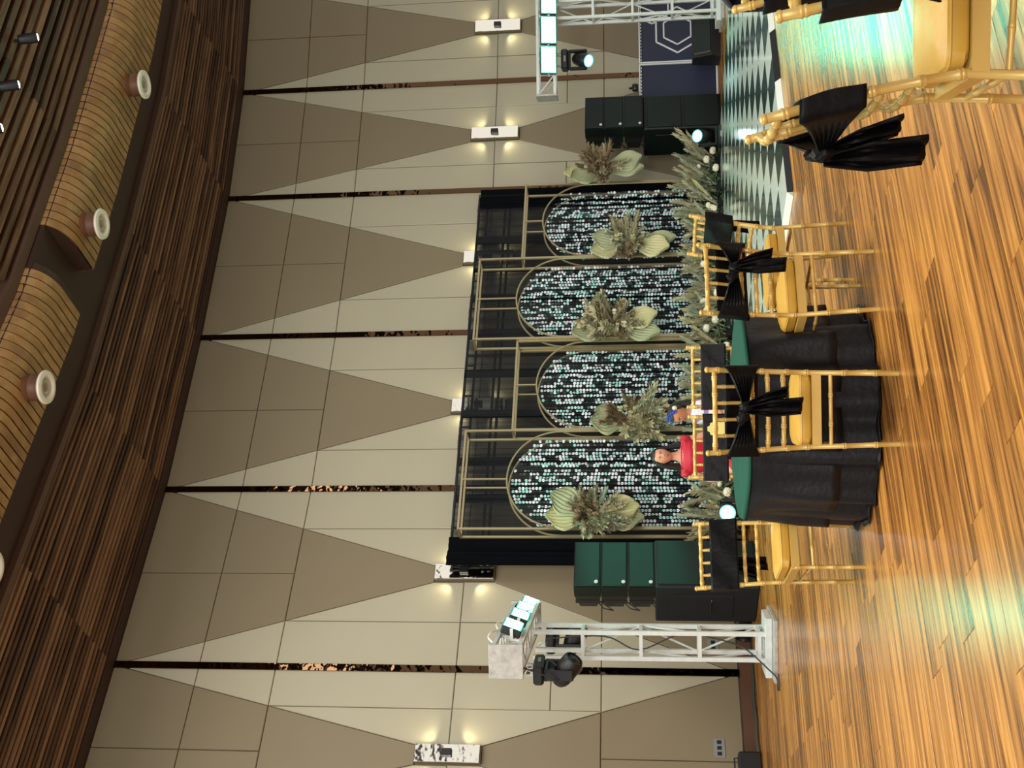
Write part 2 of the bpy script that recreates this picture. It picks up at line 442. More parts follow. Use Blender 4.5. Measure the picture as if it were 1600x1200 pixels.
for r_ in range(NU):
    d0 = 4.68 + r_ * PU; A = offpoly(d0); B = offpoly(d0 + PU * .55)
    # board ends differ: three straight boards a row
    for i in (3, 4, 5, 6):
        if r_ > 14 and i < 5: continue
        board_box('slat', M['slat'], A[i], A[i + 1], B[i], B[i + 1], ZU, ZU + .09, ceil)
# light wood hulls with jet nozzles
def hull_profile():
    pts = [(3.56, .16), (3.58, .0)]                     # (offset from wall, z above ZC-.12) wall side, crisp edge
    for k in range(0, 9):
        t = k / 8; pts.append((4.03 + .42 * sin(t * pi / 2), .0 + .28 * (1 - cos(t * pi / 2))))
    return pts
HP = hull_profile(); HZ = ZC - .16
def hull(iA, iB, label):
    """iA, iB: distance along the 3.6 m offset line"""
    L36 = offpoly(3.6); cum = [0]
    for a, b in zip(L36[:-1], L36[1:]): cum.append(cum[-1] + (b - a).length)
    root = thing('ceiling_soffit', label, 'soffit', (0, 0, 0), 0, None)
    def loc(t):
        for i in range(len(cum) - 1):
            if cum[i] <= t <= cum[i + 1] or i == len(cum) - 2:
                d = (L36[i + 1] - L36[i]).normalized(); p = L36[i] + d * (t - cum[i])
                # blend the direction near the corners
                k = (t - cum[i]) / (cum[i + 1] - cum[i]); dn = d
                if k < .5 and i > 0: dn = d.lerp((L36[i] - L36[i - 1]).normalized(), .5 - k)
                if k > .5 and i < len(cum) - 2: dn = d.lerp((L36[i + 2] - L36[i + 1]).normalized(), k - .5)
                return p, dn.normalized()
    prof = [(HP[0][0] - 3.6, HP[0][1])] + [(a - 3.6, b) for a, b in HP[1:]]
    wd = .118; n = int((iB - iA) / wd)
    q = MB()
    vs = []; fs = []
    n_ = len(prof)
    q.add([(-wd / 2 + .008, -a, b) for a, b in prof] + [(wd / 2 - .008, -a, b) for a, b in prof], [[j, j + 1, n_ + j + 1, n_ + j] for j in range(n_ - 1)], True)
    q.add([(-wd / 2 + .008, -a, b + .02) for a, b in prof] + [(wd / 2 - .008, -a, b + .02) for a, b in prof], [[j, j + 1, n_ + j + 1, n_ + j] for j in range(n_ - 1)], True)
    me = q.mesh('board', M['soffit'])
    for k in range(n):
        p, d = loc(iA + (k + .5) * wd)
        o = obj('board', me, root, (p.x, p.y, HZ)); o.rotation_euler = (0, 0, atan2(d.y, d.x))
    # core and end caps
    q = MB(); st = [loc(iA + t * (iB - iA) / 30) for t in range(31)]
    core = [(prof[0][0] + .01, .3), (prof[1][0] + .015, .02)] + [(a - .01, b + .02) for a, b in prof[2:]]
    P = []
    for p, d in st:
        nn = V((d.y, -d.x)); P.append([V((p.x + nn.x * a, p.y + nn.y * a, HZ + b)) for a, b in core])
    q.grid(P, closed=True, smooth=False)
    q.add(P[0], [list(range(len(core)))]); q.add(P[-1], [list(range(len(core)))])
    q.build('hull_core', M['dark_wood'], root)
    return root
L36 = offpoly(3.6)
cum = [0]
for a_, b_ in zip(L36[:-1], L36[1:]): cum.append(cum[-1] + (b_ - a_).length)
def along(P):
    best = None
    for i in range(len(L36) - 1):
        d = (L36[i + 1] - L36[i]); L = d.length; d.normalize(); t = max(0, min(L, (V(P) - L36[i]).dot(d)))
        D = (L36[i] + d * t - V(P)).length
        if best is None or D < best[0]: best = (D, cum[i] + t)
    return best[1]
def ceilpt(ix, iy, Z):
    d = at(ix, iy, 1) - CAM; t = (Z - CAMH) / d.z; p = CAM + d * t; return V((p.x, p.y))
tA = along(ceilpt(115, 395, HZ)); tB = along(ceilpt(100, 422, HZ))
hull(.3, tB - .12, 'curved light wood soffit on the left, its pale free end edge showing')
hull(tA + .12, cum[-1] - .3, 'curved light wood soffit on the right, ending in a dark rounded end face')
for k, (ix, iy, lb) in enumerate([(75, 605, 'white rimmed jet nozzle on the soffit with the free pale end edge'), (162, 350, 'white rimmed jet nozzle nearest the dark rounded end face of its soffit'),
                                  (228, 132, 'white rimmed jet nozzle farthest along the ceiling, beside the three spotlights'), (-8, 888, 'white rimmed jet nozzle cut by the edge of the picture')]):
    p = ceilpt(ix, iy, HZ - .23)
    t = thing('jet_nozzle', lb, 'air nozzle', (p.x, p.y, HZ + .02), 0, 'air jet nozzles on the soffit')
    q = MB(); q.lathe([(.145, 0), (.145, -.08), (.15, -.085), (.145, -.09), (.145, -.21), (.11, -.21)], 28); q.build('duct', M['jet_brown'], t)
    q = MB(); q.lathe([(.12, -.20), (.175, -.205), (.188, -.222), (.182, -.24), (.14, -.252), (.125, -.248), (.115, -.235), (.10, -.15), (.085, -.13)], 32); q.build('rim', M['white'], t)
    q = MB(); q.lathe([(.085, -.12), (.08, -.225), (.068, -.232), (.06, -.225), (.055, -.08), (.0, -.08)], 24); q.build('inner_nozzle', mat('nozzle_grey_%d' % k, 'c4c4bc', .5), t)
for k, (ix, iy, lb) in enumerate([(12, 195, 'lit ceiling spotlight, nearest to the camera end of the row of three'), (38, 128, 'lit ceiling spotlight in the middle of the row of three'), (67, 55, 'lit ceiling spotlight at the far right end of the row of three')]):
    p = ceilpt(ix, iy, ZU - .27)
    t = thing('track_spotlight', lb, 'spotlight', (p.x, p.y, ZU), 0, 'ceiling spotlights')
    q = MB(); q.tube([(-.09, -.12, .02), (-.09, -.12, -.14)], .02); q.build('arm', M['black'], t)
    ax = V((.25, .5, -.9)).normalized(); rot = ax.to_track_quat('Z', 'Y').to_matrix()
    c0 = V((-.09, -.16, -.08))
    q = MB(); q.lathe([(.0, -.02), (.05, -.01), (.055, .0), (.06, .19), (.052, .19), (.05, .15), (0, .15)], 18, c0, axis=rot); q.build('housing', M['black'], t)
    q = MB(); q.lathe([(0, .165), (.03, .168), (.05, .175), (.052, .185), (.03, .2), (0, .205)], 16, c0, axis=rot); q.build('bulb', M['bulb'], t)

# ------------------------------------------------------------------ wall lights
for fi, (c_, d, nrm) in enumerate(LAMPS):
    if fi == 0 or fi > 6: continue
    lb = ['', 'mirror wall light at the near left end, beside the leftmost bare wall', 'mirror wall light just outside the left end of the black backdrop', 'mirror wall light half behind the black curtain above the second flower frame from left',
          'bright wall light half behind the black curtain above the tall third frame', 'bright wall light right of the backdrop, above the right line speakers', 'bright wall light farthest right, above the right lighting bar'][fi]
    o = thing('wall_light', lb, 'wall light', (c_.x + nrm.x * .031, c_.y + nrm.y * .031, ZL), atan2(d.y, d.x), 'mirror wall lights')
    # local X along the wall, -Y into the room
    q = MB(); q.box((0, -.02, 0), (.2, .04, .80)); q.build('back_box', M['taupe'], o)
    q = MB(); q.box((0, -.075, 0), (.215, .012, .78), bev=.004); q.build('mirror_plate', M['mirror'], o)
    q = MB(); q.box((0, -.055, 0), (.12, .03, .6)); q.build('spacer', M['black_matt'], o)
    q = MB(); q.box((0, -.105, 0), (.085, .05, .12), bev=.006); q.build('lamp_block', M['black'], o)
    for sx in (-1, 1):
        for sz in (-1, 1):
            l = bpy.data.lights.new('side_beam', 'SPOT'); l.energy = 3.2; l.color = (1, .88, .55); l.spot_size = R(110); l.spot_blend = .8; l.shadow_soft_size = .03
            lo = obj('side_beam', l, o, (sx * .13, -.10, sz * .16)); lo.rotation_euler = V((sx * .95, .22, sz * .8)).to_track_quat('-Z', 'Y').to_euler()

# ------------------------------------------------------------------ floor planks
AX = R(32.6); ux = V((cos(AX), sin(AX), 0)); uy = V((-sin(AX), cos(AX), 0))
flo = struct(obj('floor', None)); flo.rotation_euler = (0, 0, AX)
q = MB(); q.box((6, 6, -.03), (34, 34, .03)); q.build('subfloor', M['black_matt'], flo)
PL, PW = 1.22, .19
# joint positions seen in the photograph fix the rows
ref = at(1543, 962, 1); 
def floorpt(ix, iy, z=0):
    d = at(ix, iy, 1) - CAM; t = (z - CAMH) / d.z; return CAM + d * t
fp = floorpt(1543, 962); RO = fp.dot(uy) % PW
q = MB(); q.box((0, 0, -.0075), (PL - .003, PW - .003, .015), bev=.0012); plank_me = q.mesh('plank', M['floor_wood'])
cand = []; rest = []
def seen(P):
    d = P - CAM; z = d.dot(Fw)
    if z < .5: return False
    x = 800 - FPX * d.dot(Up) / z; y = 600 - FPX * d.dot(Rt) / z
    return -80 < x < 1720 and -120 < y < 1320
rr = random.Random(3)
for r_ in range(-70, 100):
    y = RO + (r_ + .5) * PW; x = -11 + rr.uniform(0, PL)
    while x < 23:
        c = ux * x + uy * y
        if -2.5 < c.y < 21 and -9 < c.x < 11:
            ok = seen(c) or seen(c + ux * .6) or seen(c - ux * .6)
            (cand if ok else rest).append((c.y, x, y))
        x += PL
cand.sort(); near = cand[:298]; rest += cand[298:]
for _, x, y in near: obj('plank', plank_me, flo, (x, y, 0))
q = MB()
for _, x, y in rest:
    h = .0
    q.add([(x - PL / 2 + .0015, y - PW / 2 + .0015, 0), (x + PL / 2 - .0015, y - PW / 2 + .0015, 0), (x + PL / 2 - .0015, y + PW / 2 - .0015, 0), (x - PL / 2 + .0015, y + PW / 2 - .0015, 0)], [[0, 1, 2, 3]])
me = q.mesh('planks', M['floor_wood']); atr = me.attributes.new('rnd', 'FLOAT', 'FACE')
atr.data.foreach_set('value', [rr.random() for _ in rest])
o = obj('planks', me, flo); o['kind'] = 'stuff'

# ------------------------------------------------------------------ dance floor
PC = V((1.577, 9.615, 0)); TS = .42; NX, NY = 14, 13; PH = .05
df = thing('dance_floor', 'raised black and white checkered dance floor below the right half of the backdrop', 'dance floor', PC, AX)
q = MB(); q.box((NX * TS / 2, NY * TS / 2, (PH - .012) / 2), (NX * TS, NY * TS, PH - .012)); q.build('deck', M['black_matt'], df)
tm = []
for k in ('tile_w', 'tile_k'):
    q = MB(); q.box((0, 0, -.006), (TS - .004, TS - .004, .012), bev=.002); tm.append(q.mesh('tile', M[k]))
for i in range(NX):
    for j in range(NY):
        obj('tile', tm[(i + j) % 2], df, ((i + .5) * TS, (j + .5) * TS, PH))
for k in range(9):
    x0 = k * .66; x1 = min(NX * TS, x0 + .66)
    if x0 >= x1: break
    q = MB(); q.add([(x0, 0, PH), (x1, 0, PH), (x1, -.05, .002), (x0, -.05, .002), (x0, 0, 0), (x1, 0, 0)], [[0, 1, 2, 3], [3, 2, 5, 4], [0, 3, 4], [1, 5, 2]])
    q.build('edge_ramp', M['tile_w' if k % 2 == 1 else 'black'], df)
q = MB(); q.add([(0, NY * TS, PH), (0, 0, PH), (-.05, 0, .002), (-.05, NY * TS, .002), (0, NY * TS, 0), (0, 0, 0)], [[0, 1, 2, 3], [3, 2, 5, 4], [0, 3, 4], [1, 5, 2]]); q.build('edge_ramp', M['tile_w'], df)

# ------------------------------------------------------------------ backdrop
B0 = V((-1.862, 14.2, 0)); BX = V((3.124 + 1.862, 3.2, 0)); BL = BX.length; BA = atan2(BX.y, BX.x)
MW = BL / 4
drape = thing('backdrop_curtain', 'wide black sheer backdrop curtain hung on a pipe frame', 'curtain', B0, BA)
# local X along, +Y away from camera
rd = random.Random(11)
def pleat(x0, x1, z0, z1, y, amp, mt, name, n=60, wav=9.):
    P = []
    ph = rd.uniform(0, 6)
    for k in range(9):
        z = z1 + (z0 - z1) * k / 8; row = []
        for i in range(n + 1):
            x = x0 + (x1 - x0) * i / n
            row.append(V((x, y + amp * sin(x * wav + ph + .6 * sin(x * 2.3)) + amp * .6 * sin(x * wav * 2.7 + k * .15), z + (.02 * sin(x * 3 + ph) if k == 0 else 0))))
        P.append(row)
    q = MB(); q.grid(P); return q.build(name, mt, drape)
HT_ = 3.82
pleat(-.0, BL + .24, .03, HT_, .46, .012, M['sheer'], 'sheer_sheet', 240, 22)
pleat(-.30, .1, .03, HT_ + .02, .42, .022, M['drape'], 'side_panel', 30, 26)
pleat(BL - .1, BL + .28, .03, HT_, .42, .022, M['drape'], 'side_panel', 26, 26)
# darker overlap bands and pipes behind
for x0 in (.62, 1.18, 1.95, 2.62, 3.3, 3.98, 4.55, 5.1):
    pleat(x0, x0 + rd.uniform(.1, .17), .03, HT_ - .01, .47, .01, M['drape'], 'fold_overlap', 5, 30)
q = MB()
for z in (HT_ - .0, HT_ - .13, HT_ - .42, HT_ - .50): q.tube([(-.26, .52, z), (BL + .2, .52, z)], .02)
for k in range(13): q.tube([(-.24 + k * (BL + .3) / 12, .52, HT_ - .13), (-.24 + k * (BL + .3) / 12, .52, HT_)], .015)
q.build('pipe_frame', M['black'], drape)
for x in (-.2, BL / 2 + .1, BL - .05):
    q = MB(); q.tube([(x, .54, .02), (x, .54, HT_ - .02)], .022); q.box((x, .54, .01), (.12, .3, .02)); q.build('upright_pipe', M['black'], drape)

def local(o_, ang, p): return o_ + rz(p, ang)
FD = .25
frames = []
TOPS = [3.65, 3.02, 3.65, 3.02]
APEX = [at(792, 748, 14.6).z, at(838, 604, 15.4).z, at(807, 471, 16.2).z, at(848, 344, 17.0).z]
FLAB = ['tall gold arch frame at the left end of the backdrop', 'low gold arch frame second from left, behind the two seated people', 'tall gold arch frame third from left', 'low gold arch frame at the right end of the backdrop']
for k in range(4):
    x0 = k * MW + .015; x1 = (k + 1) * MW - .015; zt = TOPS[k]; ap = APEX[k]
    yy = 0.0 if k % 2 == 0 else .03
    f = thing('arch_frame', FLAB[k], 'frame', local(B0, BA, (x0, yy, 0)), BA, 'gold arch frames')
    W_ = x1 - x0; T = .028
    for y in (0, FD):
        q = MB()
        q.bar((0, y, 0), (0, y, zt), T); q.bar((W_, y, 0), (W_, y, zt), T); q.bar((-T / 2, y, zt), (W_ + T / 2, y, zt), T)
        q.build('outer_frame', M['frame_gold'], f)
        r_ = W_ / 2 - .02; zc = ap - r_
        pts = [(W_ / 2 - r_, y, .02), (W_ / 2 - r_, y, zc)] + [(W_ / 2 - r_ * cos(pi * t / 28), y, zc + r_ * sin(pi * t / 28)) for t in range(1, 28)] + [(W_ / 2 + r_, y, zc), (W_ / 2 + r_, y, .02)]
        q = MB(); q.tube(pts, .014, 6); q.build('arch_tube', M['frame_gold'], f)
        q = MB(); q.bar((W_ / 2 - .01, y, ap), (W_ / 2 - .01, y, zt), .02); q.build('hanger_bar', M['frame_gold'], f)
    for (x, z) in ((0, zt), (W_, zt), (0, .02), (W_, .02)):
        q = MB(); q.bar((x, 0, z), (x, FD, z), T); q.build('spacer_bar', M['frame_gold'], f)
    # shimmer curtain
    sq = thing('sequin_curtain', 'white and aqua sequin string curtain inside the ' + ['tall leftmost arch', 'low arch second from left', 'tall arch third from left', 'low rightmost arch'][k], 'sequin curtain', local(B0, BA, (x0, yy + .12, 0)), BA, 'sequin curtains in the arches')
    q = MB(); q.k = 0; st = MB()
    sp = .053; ns = int((2 * r_ - .04) / sp); rs = random.Random(50 + k)
    for s_ in range(ns):
        x = W_ / 2 - r_ + .04 + s_ * sp; yj = rs.uniform(-.03, .03)
        dx = x - W_ / 2; top = zc + sqrt(max(0, r_ * r_ - dx * dx)) - .02
        st.box((x, yj, (top + .1) / 2), (.003, .003, top - .1))
        z = top; run = rs.random() < .6; left = rs.randint(2, 9)
        while z > .25:
            z -= .045
            left -= 1
            if left <= 0: run = not run; left = rs.randint(1, 8) if run else rs.randint(1, 4)
            tw = rs.gauss(0, .35) if run else rs.gauss(pi / 2, .35)
            rr_ = .0205
            q.k = (0 if rs.random() < .68 else 1) if run else 2
            a = V((cos(tw), sin(tw), 0)); b = V((rs.gauss(0, .08), rs.gauss(0, .15), 1)).normalized()
            c = V((x, yj, z))
            q.add([c + a * rr_ * cos(2 * pi * j / 8) + b * rr_ * sin(2 * pi * j / 8) for j in range(8)], [list(range(8))])
    o = q.build('sequins', [M['seq_w'], M['seq_t'], M['seq_k']], sq); o['kind'] = 'stuff'
    o = st.build('strings', M['string'], sq); o['kind'] = 'stuff'

# ------------------------------------------------------------------ dried flowers
def plume(q, base, dirn, L, r, rs, n=70):
    dirn = V(dirn).normalized(); a = dirn.orthogonal().normalized(); b = dirn.cross(a); base = V(base)
    bend = V((rs.uniform(-.12, .12), rs.uniform(-.12, .12), -.1)) * L
    P = lambda t: base + dirn * L * t + bend * t * t
    q.tube([P(0), P(.5), P(1)], [r * .08, r * .35, r * .05], 5, cap=False)
    for i in range(n):
        t = .25 + .72 * (i / n) ; an = rs.uniform(0, 2 * pi); o = a * cos(an) + b * sin(an)
        rad = r * (1.0 - abs(2 * (t - .55)) ** 1.5 * .6) * rs.uniform(.6, 1.1)
        p = P(t); tip = p + o * rad + dirn * L * .16; sd = dirn.cross(o) * r * .22
        q.add([p - sd, p + sd, tip + sd * .3, tip - sd * .3], [[0, 1, 2, 3]], False)
def palm(name, parent, c, dirn, L, wd, mt, nrm=V((0, -1, 0))):
    """pleated palm spear: narrow at the stem, broad rounded fan"""
    dirn = V(dirn).normalized(); sd = dirn.cross(nrm).normalized(); nr = sd.cross(dirn).normalized(); n = 17; P = []
    q = MB(); c = V(c)
    for i in range(12):
        t = i / 11; row = []
        wv = wd * 1.28 * (.08 + .92 * min(1, t / .6) ** .8) * (1 if t < .62 else sqrt(max(.12, 1 - ((t - .62) / .41) ** 2)))
        for j in range(n):
            s_ = 2 * j / (n - 1) - 1
            row.append(c + dirn * (L * t * (1 - .13 * s_ * s_ * t)) + sd * s_ * wv + nr * ((.015 if j % 2 else -.015) * (.3 + t) + .05 * t * t))
        P.append(row)
    q.grid(P, smooth=False)
    o = q.build(name, mt, parent); solid(o, .004); return o
def ball_flower(q, c, r, rs, n=26):
    for i in range(n):
        z = 1 - 2 * (i + .5) / n; an = i * 2.4; d = V((sqrt(1 - z * z) * cos(an), sqrt(1 - z * z) * sin(an), z)); s1 = d.orthogonal().normalized() * r * .3
        q.add([V(c) + s1 * .3, V(c) - s1 * .3, V(c) + d * r - s1, V(c) + d * r * 1.1, V(c) + d * r + s1], [[0, 1, 2, 3, 4]], False)
def wall_bouquet(ix, iy, k, spec, label):
    """hung on the frame post; spec lists palm directions in (x, z)"""
    # distance of the post along the backdrop
    d = at(ix, iy, 1) - CAM
    n = V((-BX.y, BX.x, 0)).normalized()
    t = ((B0 - n * .1 - CAM).dot(n)) / d.dot(n); p = CAM + d * t
    root = thing('dried_bouquet', label, 'dried bouquet', p, BA, 'dried palm bouquets hung on the arch frames')
    rs = random.Random(200 + k)
    q = MB(); q.ell((0, .02, 0), (.12, .06, .16), n=10, m_=6); q.build('foam_holder', M['foliage'], root)
    for (dx, dz, L, wd, mt, yo) in spec['palms']:
        palm('palm_leaf', root, (dx * .04, yo, dz * .04), (dx, -.08, dz), L, wd, M[mt])
    for (nm, mt, cnt, L, r, span) in spec['plumes']:
        for i in range(int(cnt * 2.1)):
            an = rs.uniform(span[0], span[1]); l_ = L * rs.uniform(.7, 1.1)
            q = MB(); plume(q, (rs.uniform(-.05, .05), -.02, rs.uniform(-.1, .1)), (cos(an), -rs.uniform(.25, 1.0), sin(an)), l_, r * rs.uniform(1.0, 1.5), rs, 56)
            q.build(nm, M[mt], root)
    for i in range(spec.get('flowers', 5)):
        q = MB(); c = V((rs.uniform(-.14, .14), -.16 - rs.uniform(0, .1), rs.uniform(-.22, .22))); ball_flower(q, c, rs.uniform(.03, .05), rs, 30)
        q.tube([(0, 0, 0), c], .005, 5); q.build('dried_flower', M[spec.get('fm', 'dried')], root)
    return root
T2 = 2 * pi
wall_bouquet(926, 806, 0, dict(palms=[(-.1, 1, .56, .16, 'leaf_pale', -.03), (.42, .9, .55, .17, 'leaf', -.06), (.12, -1, .56, .17, 'leaf_pale', -.05), (-.12, -1, .62, .15, 'leaf', -.02)],
    plumes=[('plume', 'pampas_g', 9, .42, .05, (0, T2)), ('plume', 'dried', 10, .36, .05, (-1, 2.4)), ('plume', 'pampas', 7, .38, .05, (2.5, 5.5))], flowers=7), 'dried palm bouquet on the left post of the backdrop, next to the left speakers')
wall_bouquet(985, 657, 1, dict(palms=[(-.15, 1, .5, .17, 'leaf', -.04), (.25, 1, .45, .14, 'leaf', -.02)],
    plumes=[('plume', 'pampas_g', 10, .46, .07, (-2.3, -.7)), ('plume', 'pampas', 8, .5, .08, (-2.6, -.6)), ('plume', 'dried', 4, .42, .06, (1.0, 2.3)), ('plume', 'pampas', 4, .5, .07, (2.9, 3.9)), ('plume', 'dried', 3, .36, .06, (-.5, .8))], flowers=6, fm='leaf_pale'), 'shaggy pampas bouquet hanging down above the two people')
wall_bouquet(957, 510, 2, dict(palms=[(-.3, 1, .56, .15, 'leaf', -.02), (.14, -1, .6, .15, 'leaf_pale', -.09), (-.3, -1, .66, .15, 'leaf', -.03)],
    plumes=[('plume', 'pampas', 15, .48, .085, (.4, 2.6)), ('plume', 'pampas', 7, .36, .07, (3.2, 6)), ('plume', 'dried', 5, .3, .06, (0, T2))], flowers=4, fm='wflower'), 'beige pampas bouquet on the middle post of the backdrop')
wall_bouquet(982, 383, 3, dict(palms=[(-.32, 1, .55, .14, 'leaf_pale', -.02), (.15, 1, .5, .16, 'leaf', -.05), (-.3, -1, .58, .17, 'leaf_pale', -.07), (.05, -1, .66, .14, 'leaf', -.03)],
    plumes=[('plume', 'pampas', 9, .42, .06, (-.3, 1.0)), ('plume', 'pampas_g', 7, .32, .06, (0, T2)), ('plume', 'dried', 5, .36, .06, (2.6, 4.0))], flowers=6, fm='leaf_pale'), 'dried palm bouquet between the third and fourth arches')
wall_bouquet(940, 266, 4, dict(palms=[(-.5, .9, .5, .15, 'leaf', -.03), (-.2, 1, .56, .13, 'leaf_pale', -.01), (.2, -1, .6, .17, 'leaf', -.06), (-.1, -1, .62, .13, 'leaf', -.02)],
    plumes=[('plume', 'dried', 20, .4, .045, (-.6, 3.4)), ('plume', 'pampas', 10, .36, .05, (0, T2))], flowers=8), 'brown dried bouquet on the right post of the backdrop, next to the right speakers')

fpx = [(.12, 'first at the left'), (.62, 2), (1.15, 3), (1.75, 4), (2.35, 5), (2.95, 6), (3.5, 7), (4.05, 8), (4.6, 9), (5.1, 10), (5.6, 11), (5.98, 12)]
FL = ['pampas floor arrangement at the left foot of the backdrop beside the lit floor lamp', 'pampas floor arrangement behind the left shoulder of the woman in red', 'pampas floor arrangement between the woman in red and the girl', 'pampas floor arrangement right behind the girl',
      'pampas floor arrangement below the middle bouquet, left part', 'pampas floor arrangement behind the right seatback of the far pair of chairs', 'pampas floor arrangement with a large white bloom, between table and dance floor', 'pampas floor arrangement seen through the back of the chair right of the table',
      'pampas floor arrangement below the bouquet between third and fourth arch', 'pampas floor arrangement behind the chair at the dance floor edge', 'pampas floor arrangement at the right foot of the backdrop', 'pampas floor arrangement at the far right, beside the lamp on the subwoofer side']
for k, (x, _) in enumerate(fpx):
    rs = random.Random(400 + k); c = local(B0, BA, (x, -.2, 0))
    root = thing('floor_arrangement', FL[k], 'floor arrangement', c, BA, 'pampas arrangements along the foot of the backdrop')
    q = MB(); q.box((0, 0, .06), (.34, .14, .12), bev=.01); q.build('trough', M['black_matt'], root)
    for i in range(15):
        q = MB(); an = rs.uniform(-.75, .75)
        plume(q, (rs.uniform(-.2, .2), rs.uniform(-.05, .05), .1), (sin(an), -rs.uniform(-.1, .5), cos(an)), rs.uniform(.42, .78), .065, rs, 70)
        q.build('plume', M[['pampas_g', 'pampas', 'pampas_g', 'leaf_pale'][rs.randint(0, 3)]], root)
    q = MB()
    for i in range(150):
        p = V((rs.uniform(-.27, .27), rs.uniform(-.13, .08), rs.uniform(.02, .34))); dd = V((rs.gauss(0, 1), rs.gauss(-.4, 1), rs.gauss(.5, .8))).normalized(); sd = dd.orthogonal().normalized() * .018
        q.add([p - sd * .3, p + dd * .05 + sd, p + dd * .1, p + dd * .05 - sd], [[0, 1, 2, 3]])
    o = q.build('foliage', M['foliage'], root); o['kind'] = 'stuff'
    for i in range(3 + k % 2):
        q = MB(); cc = V((rs.uniform(-.22, .22), -.14 - rs.uniform(0, .05), rs.uniform(.12, .42))); r_ = rs.choice([.035, .045, .06]); q.ell(cc, (r_ * .8,) * 3, n=10, m_=7); ball_flower(q, cc, r_ * .9, rs, 40)
        q.build('flower', M['wflower'], root)

# ------------------------------------------------------------------ speakers
def line_module(root, z0, h, tilt=0):
    b = thing('line_array_speaker', None, None)
    return b
def spk_stack(loc, ang, labels, cover, zs, W_=.6, D_=.7, subh=1.19):
    """local -Y is the front"""
    sub = thing('subwoofer', labels[0], 'speaker', loc, ang, 'subwoofer towers')
    q = MB(); q.box((0, 0, subh / 2), (W_ + .02, D_, subh), bev=.015); q.build('cabinet', M['cover' if cover else 'spk'], sub)
    for k in range(2):
        q = MB(); q.box((0, -D_ / 2 - .006, .3 + k * .57), (W_ - .05, .02, .52), bev=.006); q.build('front_grille', M['grille'], sub)
    for s_ in (-1, 1): q = MB(); q.box((s_ * (W_ / 2 + .014), .02, subh / 2 + .05), (.014, D_ * .62, subh * .6), bev=.004); q.build('side_pad', M['cover' if cover else 'spk'], sub)
    for s_ in (-1, 1):
        q = MB(); q.tube([(s_ * (W_ / 2 + .02), -.12, subh * .45), (s_ * (W_ / 2 + .045), -.1, subh * .46), (s_ * (W_ / 2 + .045), .1, subh * .46), (s_ * (W_ / 2 + .02), .12, subh * .45)], .01, 6); q.build('handle', M['black'], sub)
    z = subh + .002; hh = zs
    for k in range(3):
        t = thing('line_array_speaker', labels[3 - k], 'speaker', rz((0, -.04, 0), ang) + V(loc) + V((0, 0, z)), ang, 'line array speakers')
        q = MB(); h0 = hh - .004
        # tapered box: front full height, rear lower and narrower
        fw, bw = W_ / 2, W_ / 2 * .66
        F_ = [(-fw, -.3, 0), (fw, -.3, 0), (fw, -.3, h0), (-fw, -.3, h0)]; Bk = [(-bw, .28, .06), (bw, .28, .06), (bw, .28, h0 - .05), (-bw, .28, h0 - .05)]
        Mi = [(-fw, -.12, 0), (fw, -.12, 0), (fw, -.12, h0), (-fw, -.12, h0)]
        q.add(F_ + Mi + Bk, [[0, 1, 2, 3], [8, 9, 10, 11]] + [[i, (i + 1) % 4, 4 + (i + 1) % 4, 4 + i] for i in range(4)] + [[4 + i, 4 + (i + 1) % 4, 8 + (i + 1) % 4, 8 + i] for i in range(4)])
        q.build('cabinet', M['spk'], t)
        q = MB(); q.box((0, -.308, h0 / 2), (W_ - .03, .016, h0 - .03), bev=.004); q.build('front_grille', M['grille'], t)
        q = MB(); q.lathe([(0, 0), (.022, 0), (.022, .008), (0, .01)], 14, (-W_ / 2 + .07, -.318, .05), axis=Matrix.Rotation(R(90), 3, 'X')); q.build('badge', M['logo'], t)
        for s_ in (-1, 1):
            q = MB(); q.box((s_ * (W_ / 2 + .006), -.02, h0 / 2), (.012, .06, h0 - .02)); q.build('rigging_plate', M['logo'] if False else M['black'], t)
        q = MB(); q.tube([(-bw * .5, .28, .08), (-bw * .7, .33, -.02), (-bw * 1.2, .3, -.13), (-bw * 1.25, .24, -.02), (-bw * 1.0, .2, .04)], .008, 6); q.build('cable', M['cable'], t)
        z += hh
YA = R(42)
LL = ['%s line array speaker on the left tower, beside the black backdrop' % s_ for s_ in ('topmost', 'middle', 'lowest')]
RL = ['%s line array speaker on the right tower, under the right wall light' % s_ for s_ in ('topmost', 'middle', 'lowest')]
spk_stack(V((-2.33, 13.22, 0)), YA, ['padded black subwoofer tower left of the backdrop', LL[0], LL[1], LL[2]], True, .31, .62, .75, 1.16)
spk_stack(V((4.02, 17.75, 0)), R(30), ['tall dark subwoofer tower right of the backdrop', RL[0], RL[1], RL[2]], False, .30, .66, .62, 1.19)

